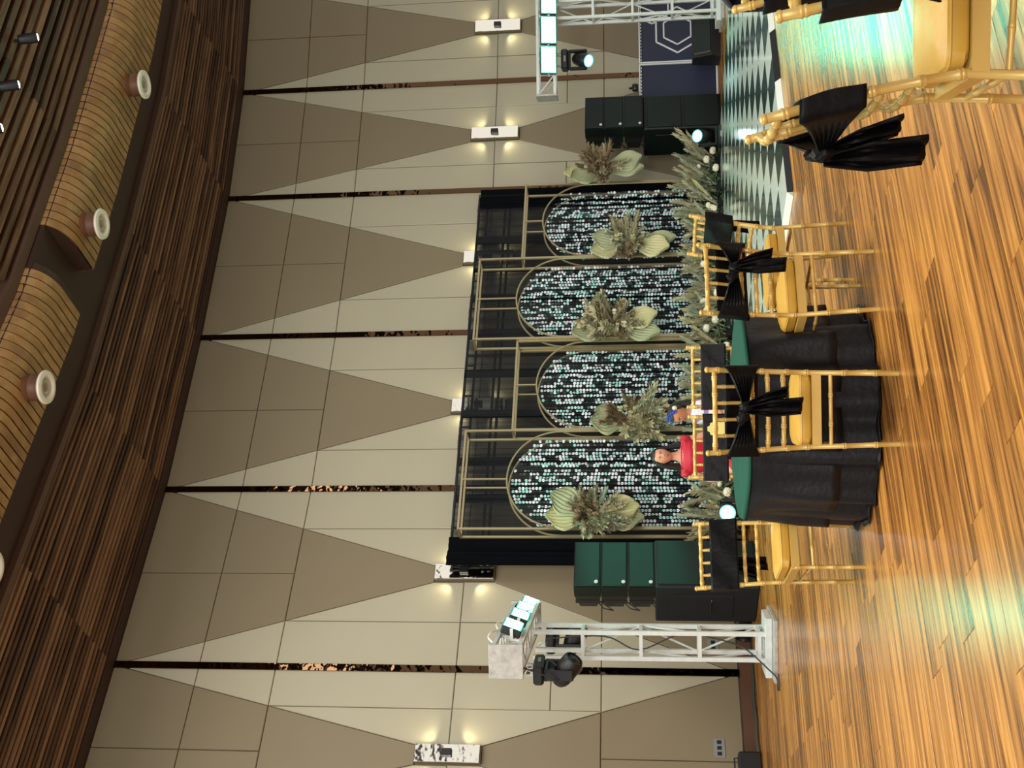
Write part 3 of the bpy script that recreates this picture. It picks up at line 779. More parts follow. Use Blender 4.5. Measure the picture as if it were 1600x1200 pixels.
# stage monitor lying by the right truss
def face_panel(name, label, cat, loc, ang, W_, H_, hexes):
    t = thing(name, label, cat, loc, ang)
    q = MB(); q.box((0, .03, H_ / 2 + .02), (W_, .06, H_), bev=.004); q.build('panel_face', M['navy'], t)
    q = MB()
    for z in (.01, H_ + .03): q.box((0, .02, z), (W_ + .02, .09, .02))
    for s_ in (-1, 1): q.box((s_ * (W_ / 2 + .01), .02, H_ / 2 + .02), (.02, .09, H_ + .02))
    q.build('metal_edge', M['wht_line'], t)
    q = MB(); n = int(W_ / .055)
    for i in range(n): q.box((-W_ / 2 + .03 + i * .055, -.03, H_ + .005), (.03, .012, .012))
    q.build('edge_studs', M['wht_line'], t)['kind'] = 'stuff'
    for (cx, cz, r_, tw, flat) in hexes:
        P = [V((cx + r_ * cos(a * pi / 3 + flat), -.006, cz + r_ * sin(a * pi / 3 + flat))) for a in range(6)]
        q = MB()
        for i in range(6):
            a, b = P[i], P[(i + 1) % 6]
            # keep the lines inside the panel
            ok = lambda p: -W_ / 2 < p.x < W_ / 2 and .03 < p.z < H_
            if ok(a) and ok(b): q.bar(a, b, tw, .01, up=(0, -1, 0))
            elif ok(a) or ok(b):
                if not ok(a): a, b = b, a
                s_ = 1.0
                while s_ > 0 and not ok(a + (b - a) * s_): s_ -= .02
                q.bar(a, a + (b - a) * s_, tw, .01, up=(0, -1, 0))
        if q.v: q.build('hexagon_line', M['wht_line'], t)
    return t
pa = R(8)
face_panel('booth_panel', 'navy booth panel with two nested white hexagon outlines behind the stage monitor', 'booth panel', V((5.67, 18.25, 0)), pa, 1.06, 1.2,
           [(.0, .62, .25, .024, 0), (.0, .62, .39, .026, 0), (.42, 1.02, .3, .024, 0)])
face_panel('booth_panel', 'rightmost navy booth panel, cut by the picture edge', 'booth panel', V((6.76, 18.42, 0)), pa, 1.06, 1.2, [(-.2, .6, .3, .024, 0)])
face_panel('booth_panel', 'plain navy booth panel between the right speaker tower and the hexagon panel', 'booth panel', V((4.70, 18.12, 0)), pa, .80, 1.2, [])
mo = thing('stage_monitor', 'black floor monitor speaker standing at the foot of the hexagon panel', 'speaker', V((5.3, 17.32, 0)), R(4))
q = MB(); q.add([(-.36, 0, 0), (.36, 0, 0), (.36, .42, 0), (-.36, .42, 0), (-.34, -.02, .14), (.34, -.02, .14), (.34, .1, .42), (-.34, .1, .42), (.34, .40, .42), (-.34, .40, .42)],
             [[0, 1, 2, 3], [0, 1, 5, 4], [4, 5, 6, 7], [7, 6, 8, 9], [2, 3, 9, 8], [0, 4, 7, 9, 3], [1, 2, 8, 6, 5]]); q.build('cabinet', M['black'], mo)
q = MB(); q.add([(-.26, -.032, .16), (.26, -.032, .16), (.26, .078, .40), (-.26, .078, .40)], [[0, 1, 2, 3]]); solid(q.build('front_grille', M['grille'], mo), .008)
for s_ in (-1, 1):
    q = MB(); q.add([(s_ * .285 - .018, -.03, .16), (s_ * .285 + .018, -.03, .16), (s_ * .285 + .018, .075, .40), (s_ * .285 - .018, .075, .40)], [[0, 1, 2, 3]]); solid(q.build('front_strip', mat('monitor_strip_%d' % s_, '3a372f', .6), mo), .006)
q = MB(); q.box((0, .02, .06), (.12, .09, .1), bev=.02); q.tube([(0, .02, .1), (0, .05, .15)], .02)
o = q.build('small_black_lamp', M['black'], None, V((4.75, 18.17, 1.246))); tag(o, 'small black lamp head on top of the booth panels', 'lamp')

# ------------------------------------------------------------------ trusses
def moving_head(name, label, loc, pan, tilt, lit, hang=True, group='moving head lamps'):
    t = thing(name, label, 'stage lamp', loc, pan, group)
    s_ = -1 if hang else 1
    q = MB(); q.box((0, 0, s_ * .05), (.30, .20, .10), bev=.02); q.box((0, -.101, s_ * .05), (.1, .004, .04)); q.build('base', M['black'], t)
    q = MB(); q.box((0, -.105, s_ * .055), (.09, .004, .03)); q.build('display', M['socket'], t)
    for sx in (-1, 1):
        q = MB(); q.box((sx * .13, 0, s_ * .25), (.035, .11, .27), bev=.014); q.build('yoke_arm', M['black'], t)
    q = MB(); q.box((0, 0, s_ * .12), (.28, .12, .035), bev=.01); q.build('yoke_base', M['black'], t)
    ax = V(tilt).normalized(); rot = ax.to_track_quat('Z', 'X').to_matrix(); c = V((0, 0, s_ * .31))
    q = MB(); q.lathe([(0, -.17), (.06, -.165), (.085, -.13), (.105, -.04), (.108, .06), (.10, .13), (.088, .15), (.078, .15), (.075, .125), (0, .125)], 20, c, axis=rot); q.build('head', M['black'], t)
    q = MB(); q.lathe([(.074, .135), (.05, .15), (0, .157)], 20, c, axis=rot); q.build('lens', M['lens' if lit else 'lens_off'], t)
    if lit: q = MB(); q.lathe([(.073, .137), (.078, .153), (.092, .152), (.094, .145)], 20, c, axis=rot); q.build('halo_ring', M['lens_halo'], t)  # ring glows in place of the halo, no lamp of its own
    if hang:
        for sx in (-1, 1):
            q = MB(); q.box((sx * .08, 0, .015), (.03, .05, .03)); q.tube([(sx * .08, -.02, .03), (sx * .08, -.03, .06), (sx * .08, 0, .08), (sx * .08, .03, .06), (sx * .08, .02, .03)], .008, 6); q.build('hook_clamp', M['truss'], t)
    if lit:
        l = bpy.data.lights.new('head_beam', 'SPOT'); l.energy = 160; l.color = (.6, .8, 1); l.spot_size = R(26); l.spot_blend = .5; l.shadow_soft_size = .05
        lo = obj('head_beam', l, t, c + ax * .17); lo.rotation_euler = ax.to_track_quat('-Z', 'Y').to_euler()
    return t
def tower(loc, ang, ztop, label, plate=.62):
    t = thing('truss_tower', label, 'truss', loc, ang, 'white truss towers')
    h = .13; q = MB(); q.box((0, 0, .02), (plate, plate, .04), bev=.005); q.build('base_plate', M['plate'], t)
    q = MB(); q.box((0, 0, .075), (plate * .96, plate * .6, .065), bev=.004); q.build('base_block', M['truss'], t)
    for sx in (-1, 1):
        for sy in (-1, 1):
            q = MB(); q.box((sx * h, sy * h, (.1 + ztop) / 2), (.042, .042, ztop - .1)); q.build('post', M['truss'], t)
    zs = [.16 + k * .585 for k in range(int((ztop - .1) / .585) + 1)]
    for z in zs:
        q = MB()
        for sg in (-1, 1): q.bar((-h, sg * h, z), (h, sg * h, z), .034); q.bar((sg * h, -h, z), (sg * h, h, z), .034)
        q.build('rung', M['truss'], t)
    for k in range(len(zs) - 1):
        q = MB(); a, b = zs[k], zs[k + 1]; s_ = 1 if k % 2 else -1
        for sg in (-1, 1): q.tube([(sg * h, -h * s_, a), (sg * h, h * s_, b)], .011, 6)
        q.tube([(-h * s_, h, a), (h * s_, h, b)], .011, 6)
        q.build('diagonal_brace', M['truss'], t)
    return t
def crossbar(loc, ang, L, label):
    """local X along the bar"""
    t = thing('truss_crossbar', label, 'truss', loc, ang, 'horizontal truss bars')
    h = .125
    for sy in (-1, 1):
        for sz in (-1, 1):
            q = MB(); q.box((0, sy * h, sz * h), (L, .04, .04)); q.build('chord', M['truss'], t)
    for sx in (-1, 1):
        q = MB(); q.box((sx * L / 2, 0, 0), (.03, .32, .32), bev=.004); q.build('end_plate', M['plate'], t)
    n = 8; q = MB()
    for i in range(n):
        a = -L / 2 + L * i / n; b = a + L / n; s_ = 1 if i % 2 else -1
        for sy in (-1, 1): q.tube([(a, sy * h, -h * s_), (b, sy * h, h * s_)], .011, 6)
        for sz in (-1, 1): q.tube([(a, -h * s_, sz * h), (b, h * s_, sz * h)], .011, 6)
    q.build('lacing', M['truss'], t)
    return t
def flood(loc, ang, tiltd, label, wide=.42, hgt=.2):
    """local -Y is the lit face"""
    t = thing('led_flood', label, 'stage lamp', loc, ang, 'lit led flood panels')
    rot = Matrix.Rotation(tiltd, 3, 'X')
    q = MB(); q.box(rot @ V((0, .03, 0)), (wide, .08, hgt), rot, bev=.012); q.build('housing', M['black'], t)
    q = MB(); q.box(rot @ V((0, -.013, 0)), (wide - .04, .008, hgt - .04), rot); q.build('light_panel', M['led'], t)
    q = MB(); q.box(rot @ V((0, -.0105, 0)), (wide - .012, .006, hgt - .012), rot); q.build('halo_border', M['led_halo'], t)  # glowing border imitates the bloom of the panel
    q = MB()
    for sx in (-1, 1): q.box((sx * (wide / 2 + .012), .05, 0), (.006, .12, .03))
    q.box((0, .11, 0), (wide + .03, .006, .03)); q.build('bracket', M['truss'], t)
    return t
TL = V((-2.64, 11.45, 0))
tower(TL, R(-3), 2.42, 'white square truss tower left of the table, with cables at its foot')
ZB = 2.57
cbL = crossbar(TL + V((.09, -.22, ZB)), R(89), 1.9, 'horizontal truss bar on the left tower, worn white end plate facing the camera')
for k in range(4):
    fpos = at((802, 813, 821, 829)[k], (977, 961, 950, 941)[k], (10.75, 11.4, 12.0, 12.55)[k])
    flood(fpos, R(88), R(20), ['nearest of the four lit floods on the left bar', 'second nearest of the four lit floods on the left bar', 'third of the four lit floods on the left bar', 'farthest of the four lit floods on the left bar'][k], .30, .20)
moving_head('moving_head', 'dark moving head lamp hung under the near end of the left bar', V((at(880, 1047, 10.7).x, 10.7, ZB - .22)), R(80), (-.07, -.77, -.5), False)
moving_head('moving_head', 'dark moving head lamp hung under the left bar behind the tower', V((at(880, 998, 12.1).x, 12.1, ZB - .22)), R(55), (.4, -.7, -.4), False)
TR = V((5.56, 16.8, 0))
tower(TR, R(2), 2.46, 'white square truss tower at the right, in front of the hexagon panel')
zr = 2.62
crossbar(TR + V((-.02, 0, zr)), R(1), 2.5, 'horizontal truss bar on top of the right tower')
for k in range(5):
    if k == 4: break
    x = at(857, 99 - k * 46, 16.7).x
    flood(V((x, 16.52, at(857, 99 - k * 46, 16.52).z)), 0, R(12), ['leftmost lit flood on the right bar', 'second lit flood from the left on the right bar', 'third lit flood from the left on the right bar', 'lit flood on the right bar cut by the picture edge'][k], .41, .24)
l = bpy.data.lights.new('green_fill', 'SPOT'); l.energy = 900; l.color = (.08, 1, .6); l.spot_size = R(11); l.spot_blend = .6; l.shadow_soft_size = .1  # added teal spot without a lamp body, greens the left speakers
lo = obj('green_fill', l, None, (4.6, 16.3, 2.6)); lo.rotation_euler = (V((-2.3, 13.0, 1.4)) - lo.location).to_track_quat('-Z', 'Y').to_euler()
pm = at(884, 96, 16.85)
moving_head('moving_head', 'lit moving head lamp hung under the right bar', V((pm.x, 16.8, 2.62 - .22)), 0, (-.28, -.55, -.6), True)
pf = at(1125, 801, 13.0)
moving_head('moving_head', 'lit moving head lamp on the floor between table and left speakers', V((pf.x, 13.15, 0)), R(-10), (.15, -1, .12), True, False)
pf = at(1090, 214, 16.9)
moving_head('moving_head', 'lit moving head lamp on the floor in front of the right subwoofer', V((pf.x, 16.9, PH if False else 0)), R(10), (-.2, -.75, .65), True, False)

def cable(name, label, pts, r, mt='cable', parent=None):
    q = MB(); P = [V(p) for p in pts]; out = []
    for i in range(len(P) - 1):
        p0 = P[max(i - 1, 0)]; p1 = P[i]; p2 = P[i + 1]; p3 = P[min(i + 2, len(P) - 1)]
        for t in range(5):
            t /= 5; out.append(.5 * ((2 * p1) + (p2 - p0) * t + (2 * p0 - 5 * p1 + 4 * p2 - p3) * t * t + (3 * p1 - p0 - 3 * p2 + p3) * t ** 3))
    out.append(P[-1]); q.tube(out, r, 6)
    o = q.build(name, M[mt], parent)
    if label: tag(o, label, 'cable')
    return o
def flp(ix, iy, z=.012): p = floorpt(ix, iy, z); return p
for k, (off_, lb) in enumerate([(0, 'grey cable running along the foot of the left wall, nearest the wall'), (4, 'dark cable running along the foot of the left wall, middle of three'), (8, 'dark cable running along the foot of the left wall, nearest the room')]):
    rs = random.Random(k)
    A = offpoly(.13 + off_ * .016); pts_ = []
    for a_, b_, n_ in ((A[1], A[2], 9), (A[2], A[3].lerp(A[2], .45), 6)):
        dd_ = (b_ - a_).normalized()
        for i in range(n_):
            p_ = a_.lerp(b_, (i + .3) / n_) + V((dd_.y, -dd_.x)) * rs.uniform(-.035, .035); pts_.append((p_.x, p_.y, .016 + .01 * (i % 2)))
    cable('floor_cable', lb, pts_, .016)
cable('truss_cable', 'thin black cable looping from the left truss foot onto the floor', [TL + V((.05, -.14, .5)), TL + V((-.02, -.17, .3)), TL + V((-.18, -.3, .1)), TL + V((-.26, -.36, .02)), TL + V((-.36, -.34, .014)), TL + V((-.34, -.42, .014)), TL + V((-.2, -.4, .014))], .009)
cable('truss_cable', 'black cable hanging from the near end of the left truss bar', [TL + V((.0, -1.1, ZB - .15)), TL + V((-.1, -1.0, ZB - .36)), TL + V((-.22, -.85, ZB - .52)), TL + V((-.16, -.75, ZB - .56)), TL + V((-.02, -.7, ZB - .36))], .008)
cable('truss_cable', 'black cable sagging along the left truss posts', [TL + V((-.0, .1, 2.3)), TL + V((.05, .02, 1.7)), TL + V((-.08, .0, 1.35)), TL + V((.08, .03, .9)), TL + V((.02, -.1, .4))], .008)
cable('truss_cable', 'white cable arcing over the floods on the left bar', [at(770, 1004, 10.5), at(763, 996, 10.6), at(768, 988, 10.7), at(778, 985, 10.9), at(776, 975, 11.2), at(790, 967, 11.6), at(796, 955, 12.0), at(806, 950, 12.3)], .008, 'white')
c_, d_, n_ = LAMPS[1]; bx = V((c_.x - d_.x * .12 + n_.x * .26, c_.y - d_.y * .12 + n_.y * .26))
t = thing('power_box', 'small black power box on the floor at the left end wall', 'box', V((bx.x, bx.y, 0)), R(38))
q = MB(); q.box((0, 0, .13), (.26, .2, .26), bev=.02); q.build('case', M['black'], t)
q = MB(); q.tube([(-.08, 0, .25), (-.08, 0, .3), (.08, 0, .3), (.08, 0, .25)], .009, 6); q.build('handle', M['black'], t)
c_, d_, n_ = LAMPS[2]; bx = V((WALL[2].x + d_.x * .45 + n_.x * .34, WALL[2].y + d_.y * .45 + n_.y * .34))
t = thing('floor_lamp_can', 'black lamp can lying by the wall behind the left truss', 'stage lamp', V((bx.x, bx.y, .09)), R(30))
q = MB(); q.lathe([(0, -.16), (.06, -.15), (.075, -.05), (.085, .15), (.07, .15), (.06, .1), (0, .1)], 16, axis=Matrix.Rotation(R(-75), 3, 'Y')); q.build('housing', M['black'], t)
q = MB(); q.box((0, 0, -.06), (.1, .12, .05), bev=.01); q.build('foot', M['black'], t)
def socket(ix, iy, fi, label, n=3):
    c_, d, nrm = LAMPS[fi]; dr = at(ix, iy, 1) - CAM; nn = V((nrm.x, nrm.y, 0)); t = ((V((c_.x, c_.y, 0)) + nn * .031) - CAM).dot(nn) / dr.dot(nn); p = CAM + dr * t
    o = thing('socket_plate', label, 'socket plate', p, atan2(d.y, d.x))
    q = MB(); q.box((0, -.004, 0), (.075 * n, .008, .13), bev=.002); q.build('plate', M['socket'], o)
    for k in range(n): q = MB(); q.box(((k - (n - 1) / 2) * .068, -.01, 0), (.042, .006, .05)); q.build('socket_hole', M['black'], o)
socket(1124, 1169, 1, 'grey triple socket plate on the far left wall panel'); socket(1114, 1008, 2, 'grey socket plate seen through the left truss', 2)

# ------------------------------------------------------------------ chairs
def up_pt(sx, z):
    """rear post centre line"""
    if z < .44: x = .178 + .012 * z / .44; y = -.03 + .03 * z / .44
    else: k = (z - .44) / .52; x = .19 + .022 * k; y = -.10 * k ** 1.25
    return V((sx * x, y, z))
def bamboo(q, pts, r, nodes=(), n=10):
    P = [V(p) for p in pts]; cumL = [0]
    for a, b in zip(P[:-1], P[1:]): cumL.append(cumL[-1] + (b - a).length)
    tot = cumL[-1]
    def ev(s_):
        for i in range(len(P) - 1):
            if s_ <= cumL[i + 1] + 1e-9: return P[i].lerp(P[i + 1], (s_ - cumL[i]) / max(1e-9, cumL[i + 1] - cumL[i]))
        return P[-1]
    S_ = set(cumL) | {0, tot}; rad = {s_: r for s_ in S_}
    for t in nodes:
        c = t * tot
        for d_, rr_ in ((-.012, r), (-.008, r * 1.22), (-.003, r * 1.22), (0, r * 1.05), (.003, r * 1.22), (.008, r * 1.22), (.012, r)):
            s_ = min(max(c + d_, 0), tot); rad[s_] = rr_
    ks = sorted(rad); q.tube([ev(s_) for s_ in ks], [rad[s_] for s_ in ks], n); return q
def make_chair():
    t = thing('chiavari_chair', '', 'chair')
    for sx in (-1, 1):
        q = MB(); bamboo(q, [up_pt(sx, z) for z in (0, .2, .44, .55, .66, .76, .86, .955)], .0135, (.12, .28, .47, .575, .71, .95)); q.ell(up_pt(sx, .962), (.016, .016, .012), n=10, m_=6); q.build('leg', M['gold'], t)
        q = MB(); bamboo(q, [(sx * .19, .40, 0), (sx * .192, .40, .41)], .0125, (.2, .45, .7, .95)); q.build('leg', M['gold'], t)
        q = MB(); bamboo(q, [(sx * .182, -.01, .33), (sx * .19, .40, .31)], .009, (.3, .7), 8); q.build('stretcher', M['gold'], t)
    for (y, z) in ((-.008, .335), (.40, .30)):
        q = MB(); bamboo(q, [(-.185, y, z), (.185, y, z)], .010, (.3, .7), 8); q.build('stretcher', M['gold'], t)
    q = MB()
    for (a, b) in (((-.185, 0, .405), (.185, 0, .405)), ((-.195, .405, .405), (.195, .405, .405)), ((-.19, 0, .405), (-.195, .40, .405)), ((.19, 0, .405), (.195, .40, .405))):
        q.bar(a, b, .022, .045)
    q.box((0, .2, .415), (.37, .39, .02)); q.build('seat_frame', M['gold'], t)
    for z, bow, r_ in ((.925, .035, .0125), (.735, .03, .0115), (.655, .03, .0115), (.575, .03, .0115)):
        a, b = up_pt(-1, z), up_pt(1, z); pts = []
        for i in range(11):
            k = i / 10; p = a.lerp(b, k); p.y -= bow * sin(pi * k) ** .8; pts.append(p)
        q = MB(); bamboo(q, pts, r_, (.1, .3, .5, .7, .9)); q.build('rail', M['gold'], t)
    for x in (-.125, -.042, .042, .125):
        k = (x / .2 + 1) / 2
        q = MB(); bamboo(q, [V((x, up_pt(1, .925).y - .035 * sin(pi * k) ** .8, .925)), V((x, up_pt(1, .735).y - .03 * sin(pi * k) ** .8, .735))], .009, (.25, .8), 8); q.build('spindle', M['gold'], t)
    # cushion
    P = []; hw, hd = .188, .188
    prof = [(.93, 0), (1.0, .012), (1.0, .045), (.975, .058), (.8, .068), (.4, .074), (.0, .075)]
    for s_, z in prof:
        row = []
        for j in range(40):
            an = 2 * pi * j / 40; cc, ss = cos(an), sin(an); e = .22
            row.append(V((hw * s_ * (abs(cc) ** e) * (1 if cc >= 0 else -1), .205 + hd * s_ * (abs(ss) ** e) * (1 if ss >= 0 else -1), .428 + z)))
        P.append(row)
    q = MB(); q.grid(P, closed=True); q.add(P[0], [list(range(40))]); 
    cu = q.build('seat_cushion', M['gold_satin'], t)
    q = MB(); ring = [V((p.x * 1.004, .205 + (p.y - .205) * 1.004, .428 + .05)) for p in P[2]]; q.tube(ring + [ring[0]], .0035, 5, cap=False); q.build('piping', M['gold_satin'], cu)
    # sash: front band, wraps the posts, gathers in a knot behind
    z0, z1 = .70, .872; rs = random.Random(8); path = []
    X = .225
    yb = lambda z: up_pt(1, z).y
    kx = .018
    for i in range(17): path.append((X - 2 * X * i / 16, .024, 1.0, 0.0))             # front, from +x to -x
    for i in range(1, 4): path.append((-X - .006, .024 - .02 * i, 1.0, 0.0))
    for i in range(1, 13):
        k = i / 12; path.append((-X + (X + kx) * k, -.036 - .045 * k, 1 - .86 * k ** .75, k))
    for i in range(1, 13):
        k = 1 - i / 12; path.append((kx + (X - kx) * (1 - k), -.036 - .045 * k, 1 - .86 * max(k, 0) ** .75, k))
    for i in range(1, 4): path.append((X + .006, -.036 + .02 * i, 1.0, 0.0))
    P = []; nz_ = 15
    for j in range(nz_):
        v_ = j / (nz_ - 1); row = []
        for (x, y, h, g) in path:
            zc = (z0 + z1) / 2 * (1 - g) + .775 * g; z = zc + (v_ - .5) * (z1 - z0) * h
            yy = y + yb(z) - (.030 if y < 0 else -.0) * 1.0 * sin(pi * (x / X + 1) / 2 if abs(x) < X else 0)
            yy -= .012 * g * (1 if j % 2 else -1) * (1.2 - g)
            yy += .004 * sin(x * 22 + v_ * 5) * (1 if y > 0 else .4)
            row.append(V((x, yy, z)))
        P.append(row)
    q = MB(); q.grid(P, closed=True); sa = q.build('sash', M['sash'], t); solid(sa, .004)
    ky = yb(.775) - .135
    def kn(p):
        f_ = 1 + .18 * noise.noise(p * 2.3) + .12 * sin(9 * p.x + 5 * p.z); return p * f_
    q = MB(); q.ell((kx, ky + .02, .775), (.032, .028, .034), n=16, m_=12, fn=kn); q.ell((kx - .045, ky + .02, .79), (.045, .02, .028), Matrix.Rotation(.5, 3, 'Y'), 14, 8, kn); q.build('knot', M['sash'], sa)
    for (dx, L, wd, sw) in ((-.012, .27, .085, .02), (.02, .20, .06, .06)):
        P = []
        for i in range(12):
            k = i / 11; row = []
            for j in range(9):
                v_ = j / 8 - .5; ww = wd * (.35 + .65 * min(1, k * 2.2))
                row.append(V((kx + dx + sw * k + v_ * ww, ky + .01 - .012 * cos(v_ * 12 + k * 2) - .01 * k, .772 - L * k - .012 * v_)))
            P.append(row)
        q = MB(); q.grid(P); solid(q.build('tail', M['sash'], sa), .004)
    return t
proto = make_chair()
def fac(dx, dy): return atan2(-dx, dy)
CH = [((-.155, 5.87), 0.0, 'gold chiavari chair with its back to the camera in front of the black table', None),
      ((.53, 6.37), R(23), 'gold chiavari chair right of the table, its sash knotted at the back with two tails', None),
      ((.87, 7.39), R(118), 'gold chiavari chair at the dance floor edge, turned side-on behind another chair', None),
      ((.03, 7.95), R(181), 'gold chiavari chair behind the table, right of the one before the woman in red', None),
      ((-.46, 7.82), R(180), 'gold chiavari chair behind the table, directly in front of the woman in red', None),
      ((-1.085, 7.20), R(203), 'gold chiavari chair alone at the left of the table, seat towards it', None),
      ((.812, 3.24), R(-95), 'large gold chiavari chair in the right foreground, knotted sash hanging in the open', None),
      ((1.084, 2.649), R(-162.5), 'nearest gold chiavari chair, only a back corner in view at the right picture edge', None),
      ((1.485, 3.86), R(-150), 'gold chiavari chair at the right picture edge, navy beaded jacket over its back', None)]
for k, (p, a, lb, _) in enumerate(CH):
    o = proto if k == 0 else copy_tree(proto)
    o.location = (p[0], p[1], 0); o.rotation_euler = (0, 0, a); o['label'] = lb; o['category'] = 'chair'; o['group'] = 'gold chiavari chairs'

g = [c for c in COL.objects if c.parent is None and c.name.startswith('chiavari_chair') and abs(c.location.y - 3.24) < .01][0]
kc = V((.02, -.18, .77))
for c in g.children_recursive:
    if c.name.startswith('tail'):
        c.matrix_local = Matrix.Translation(kc) @ Matrix.Rotation(R(75), 4, 'Z') @ Matrix.Translation(-kc)
# jacket over the far edge chair
jk = thing('draped_jacket', 'navy jacket with a beaded edge hung over the chair at the right picture edge', 'jacket', (CH[8][0][0], CH[8][0][1], 0), CH[8][1])
P = []
for i in range(14):
    k = i / 13; row = []
    for j in range(19):
        v_ = j / 18 - .5; th = k * 2 - 1
        y = -.10 + (.06 if th > 0 else -.09) * min(1, abs(th) * 4) - .012 * sin(v_ * 30) * abs(th)
        z = 1.08 - .30 * abs(th) ** 1.3 - .03 * cos(v_ * 6) * abs(th) - .35 * v_ * v_
        row.append(V((v_ * .38 - .07, y, z)))
    P.append(row)
q = MB(); q.grid(P); solid(q.build('cloth', mat('navy_cloth', '0a1526', .6, bump=.3, bscale=12), jk), .008)
q = MB()
for row in (P[0], P[-1]):
    for a in range(0, 18):
        for k in range(3): q.ell(row[a].lerp(row[a + 1], k / 3) + V((0, 0, .0)), (.006,) * 3, n=6, m_=4)
q.build('beaded_edge', M['logo'], jk)['kind'] = 'stuff'

# ------------------------------------------------------------------ table
TC = V((-.22, 6.86, 0)); TR_ = .57; TH = .70
tb = thing('round_table', 'round table hidden under floor-length black cloth', 'table', TC)
q = MB(); q.lathe([(0, TH - .035), (TR_ - .015, TH - .035), (TR_ - .01, TH - .02), (TR_ - .015, TH - .006), (0, TH - .006)], 40); q.build('tabletop', M['dark_wood'], tb)
for a in range(4):
    q = MB(); q.tube([(.38 * cos(a * pi / 2 + .8), .38 * sin(a * pi / 2 + .8), 0), (.36 * cos(a * pi / 2 + .8), .36 * sin(a * pi / 2 + .8), TH - .03)], .016, 8); q.build('leg', M['black'], tb)
def skirt(R_, ztop, zbot, nf, amp, flare, seed, floor_puddle=0, n=220, inner=0):
    rs = random.Random(seed); ph = [rs.uniform(0, 6) for _ in range(5)]; q = MB(); P = []
    if inner: P.append([V((inner * cos(2 * pi * j / n), inner * sin(2 * pi * j / n), ztop)) for j in range(n)])
    zs = [0, .012, .05, .15, .3, .45, .6, .75, .9, 1.0]
    for k in zs:
        row = []
        for j in range(n):
            a = 2 * pi * j / n
            w1 = sin(nf * a + ph[0] + 1.4 * sin(2 * a + ph[1])); w2 = sin(nf * 1.9 * a + ph[2] + sin(3 * a)); g = min(1, k * 1.6)
            r = R_ + amp * g * (w1 * .8 + .35 * w2) + flare * k + .012 * min(1, k * 30)
            z = ztop + (zbot - ztop) * k - (.012 if k > 0 else 0) * (1 - k)
            row.append(V((r * cos(a), r * sin(a), z)))
        P.append(row)
    if floor_puddle:
        for kk in (.3, .7, 1.0):
            row = []
            for j in range(n):
                a = 2 * pi * j / n; b = P[-1][j] if kk > .3 else P[-1][j]
                g = .5 + .5 * sin(3.3 * a + ph[3]) * sin(1.7 * a + ph[4])
                rr_ = V((cos(a), sin(a), 0)); base = P[len(zs) - 1 + (1 if inner else 0)][j]
                row.append(base + rr_ * floor_puddle * kk * (.35 + g) + V((0, 0, .035 * abs(sin(nf * .8 * a + ph[2])) * g * (1.3 - kk) - (zbot - .012) * kk * .5)))
            P.append(row)
    q.grid(P, closed=True); return q, P
o, _p = skirt(.575, TH + .003, .014, 13, .03, .035, 2, .03, inner=.01)
o = o.build('tablecloth', M['cloth_black'], None, TC, weld=True); solid(o, .003, 1); tag(o, 'floor-length black tablecloth puddling on the wood floor', 'tablecloth')
o, _p = skirt(.59, TH + .009,   .215, 11, .034, .03, 9, 0, inner=.0)
o = o.build('table_overlay', M['cloth_black'], None, TC, weld=True); solid(o, .003, 1); tag(o, 'shorter black overlay cloth ending above the puddled tablecloth', 'tablecloth')
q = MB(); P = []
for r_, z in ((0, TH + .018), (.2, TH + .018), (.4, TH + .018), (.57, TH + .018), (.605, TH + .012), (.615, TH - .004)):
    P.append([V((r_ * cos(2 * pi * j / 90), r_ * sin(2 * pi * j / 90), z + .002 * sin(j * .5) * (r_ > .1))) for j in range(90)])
q.grid(P, closed=True); o = q.build('table_green_light', M['cloth_greenlit'], None, TC, weld=True); solid(o, .003, 1)  # thin disc over the black cloth carrying the painted green light
tag(o, 'dark green disc painting the green light on the black table top', 'painted light')
# scalloped card on the table
cp = at(1118, 670, 6.75)
cdt = thing('table_card', 'pale yellow scalloped card standing on the green-lit table top', 'card', (cp.x, 6.75, TH + .023), R(3))
q = MB(); pr = [(-.04, 0), (.04, 0), (.04, .15), (.034, .165), (.02, .168), (.012, .182), (-.012, .182), (-.02, .168), (-.034, .165), (-.04, .15)]
q.prism(pr, -.008, .008, lambda a, b, h: V((a, h, b))); q.build('card_body', M['yellow'], cdt)
q = MB(); q.box((0, 0, -.0), (.07, .06, .006)); q.build('foot', M['yellow'], cdt)

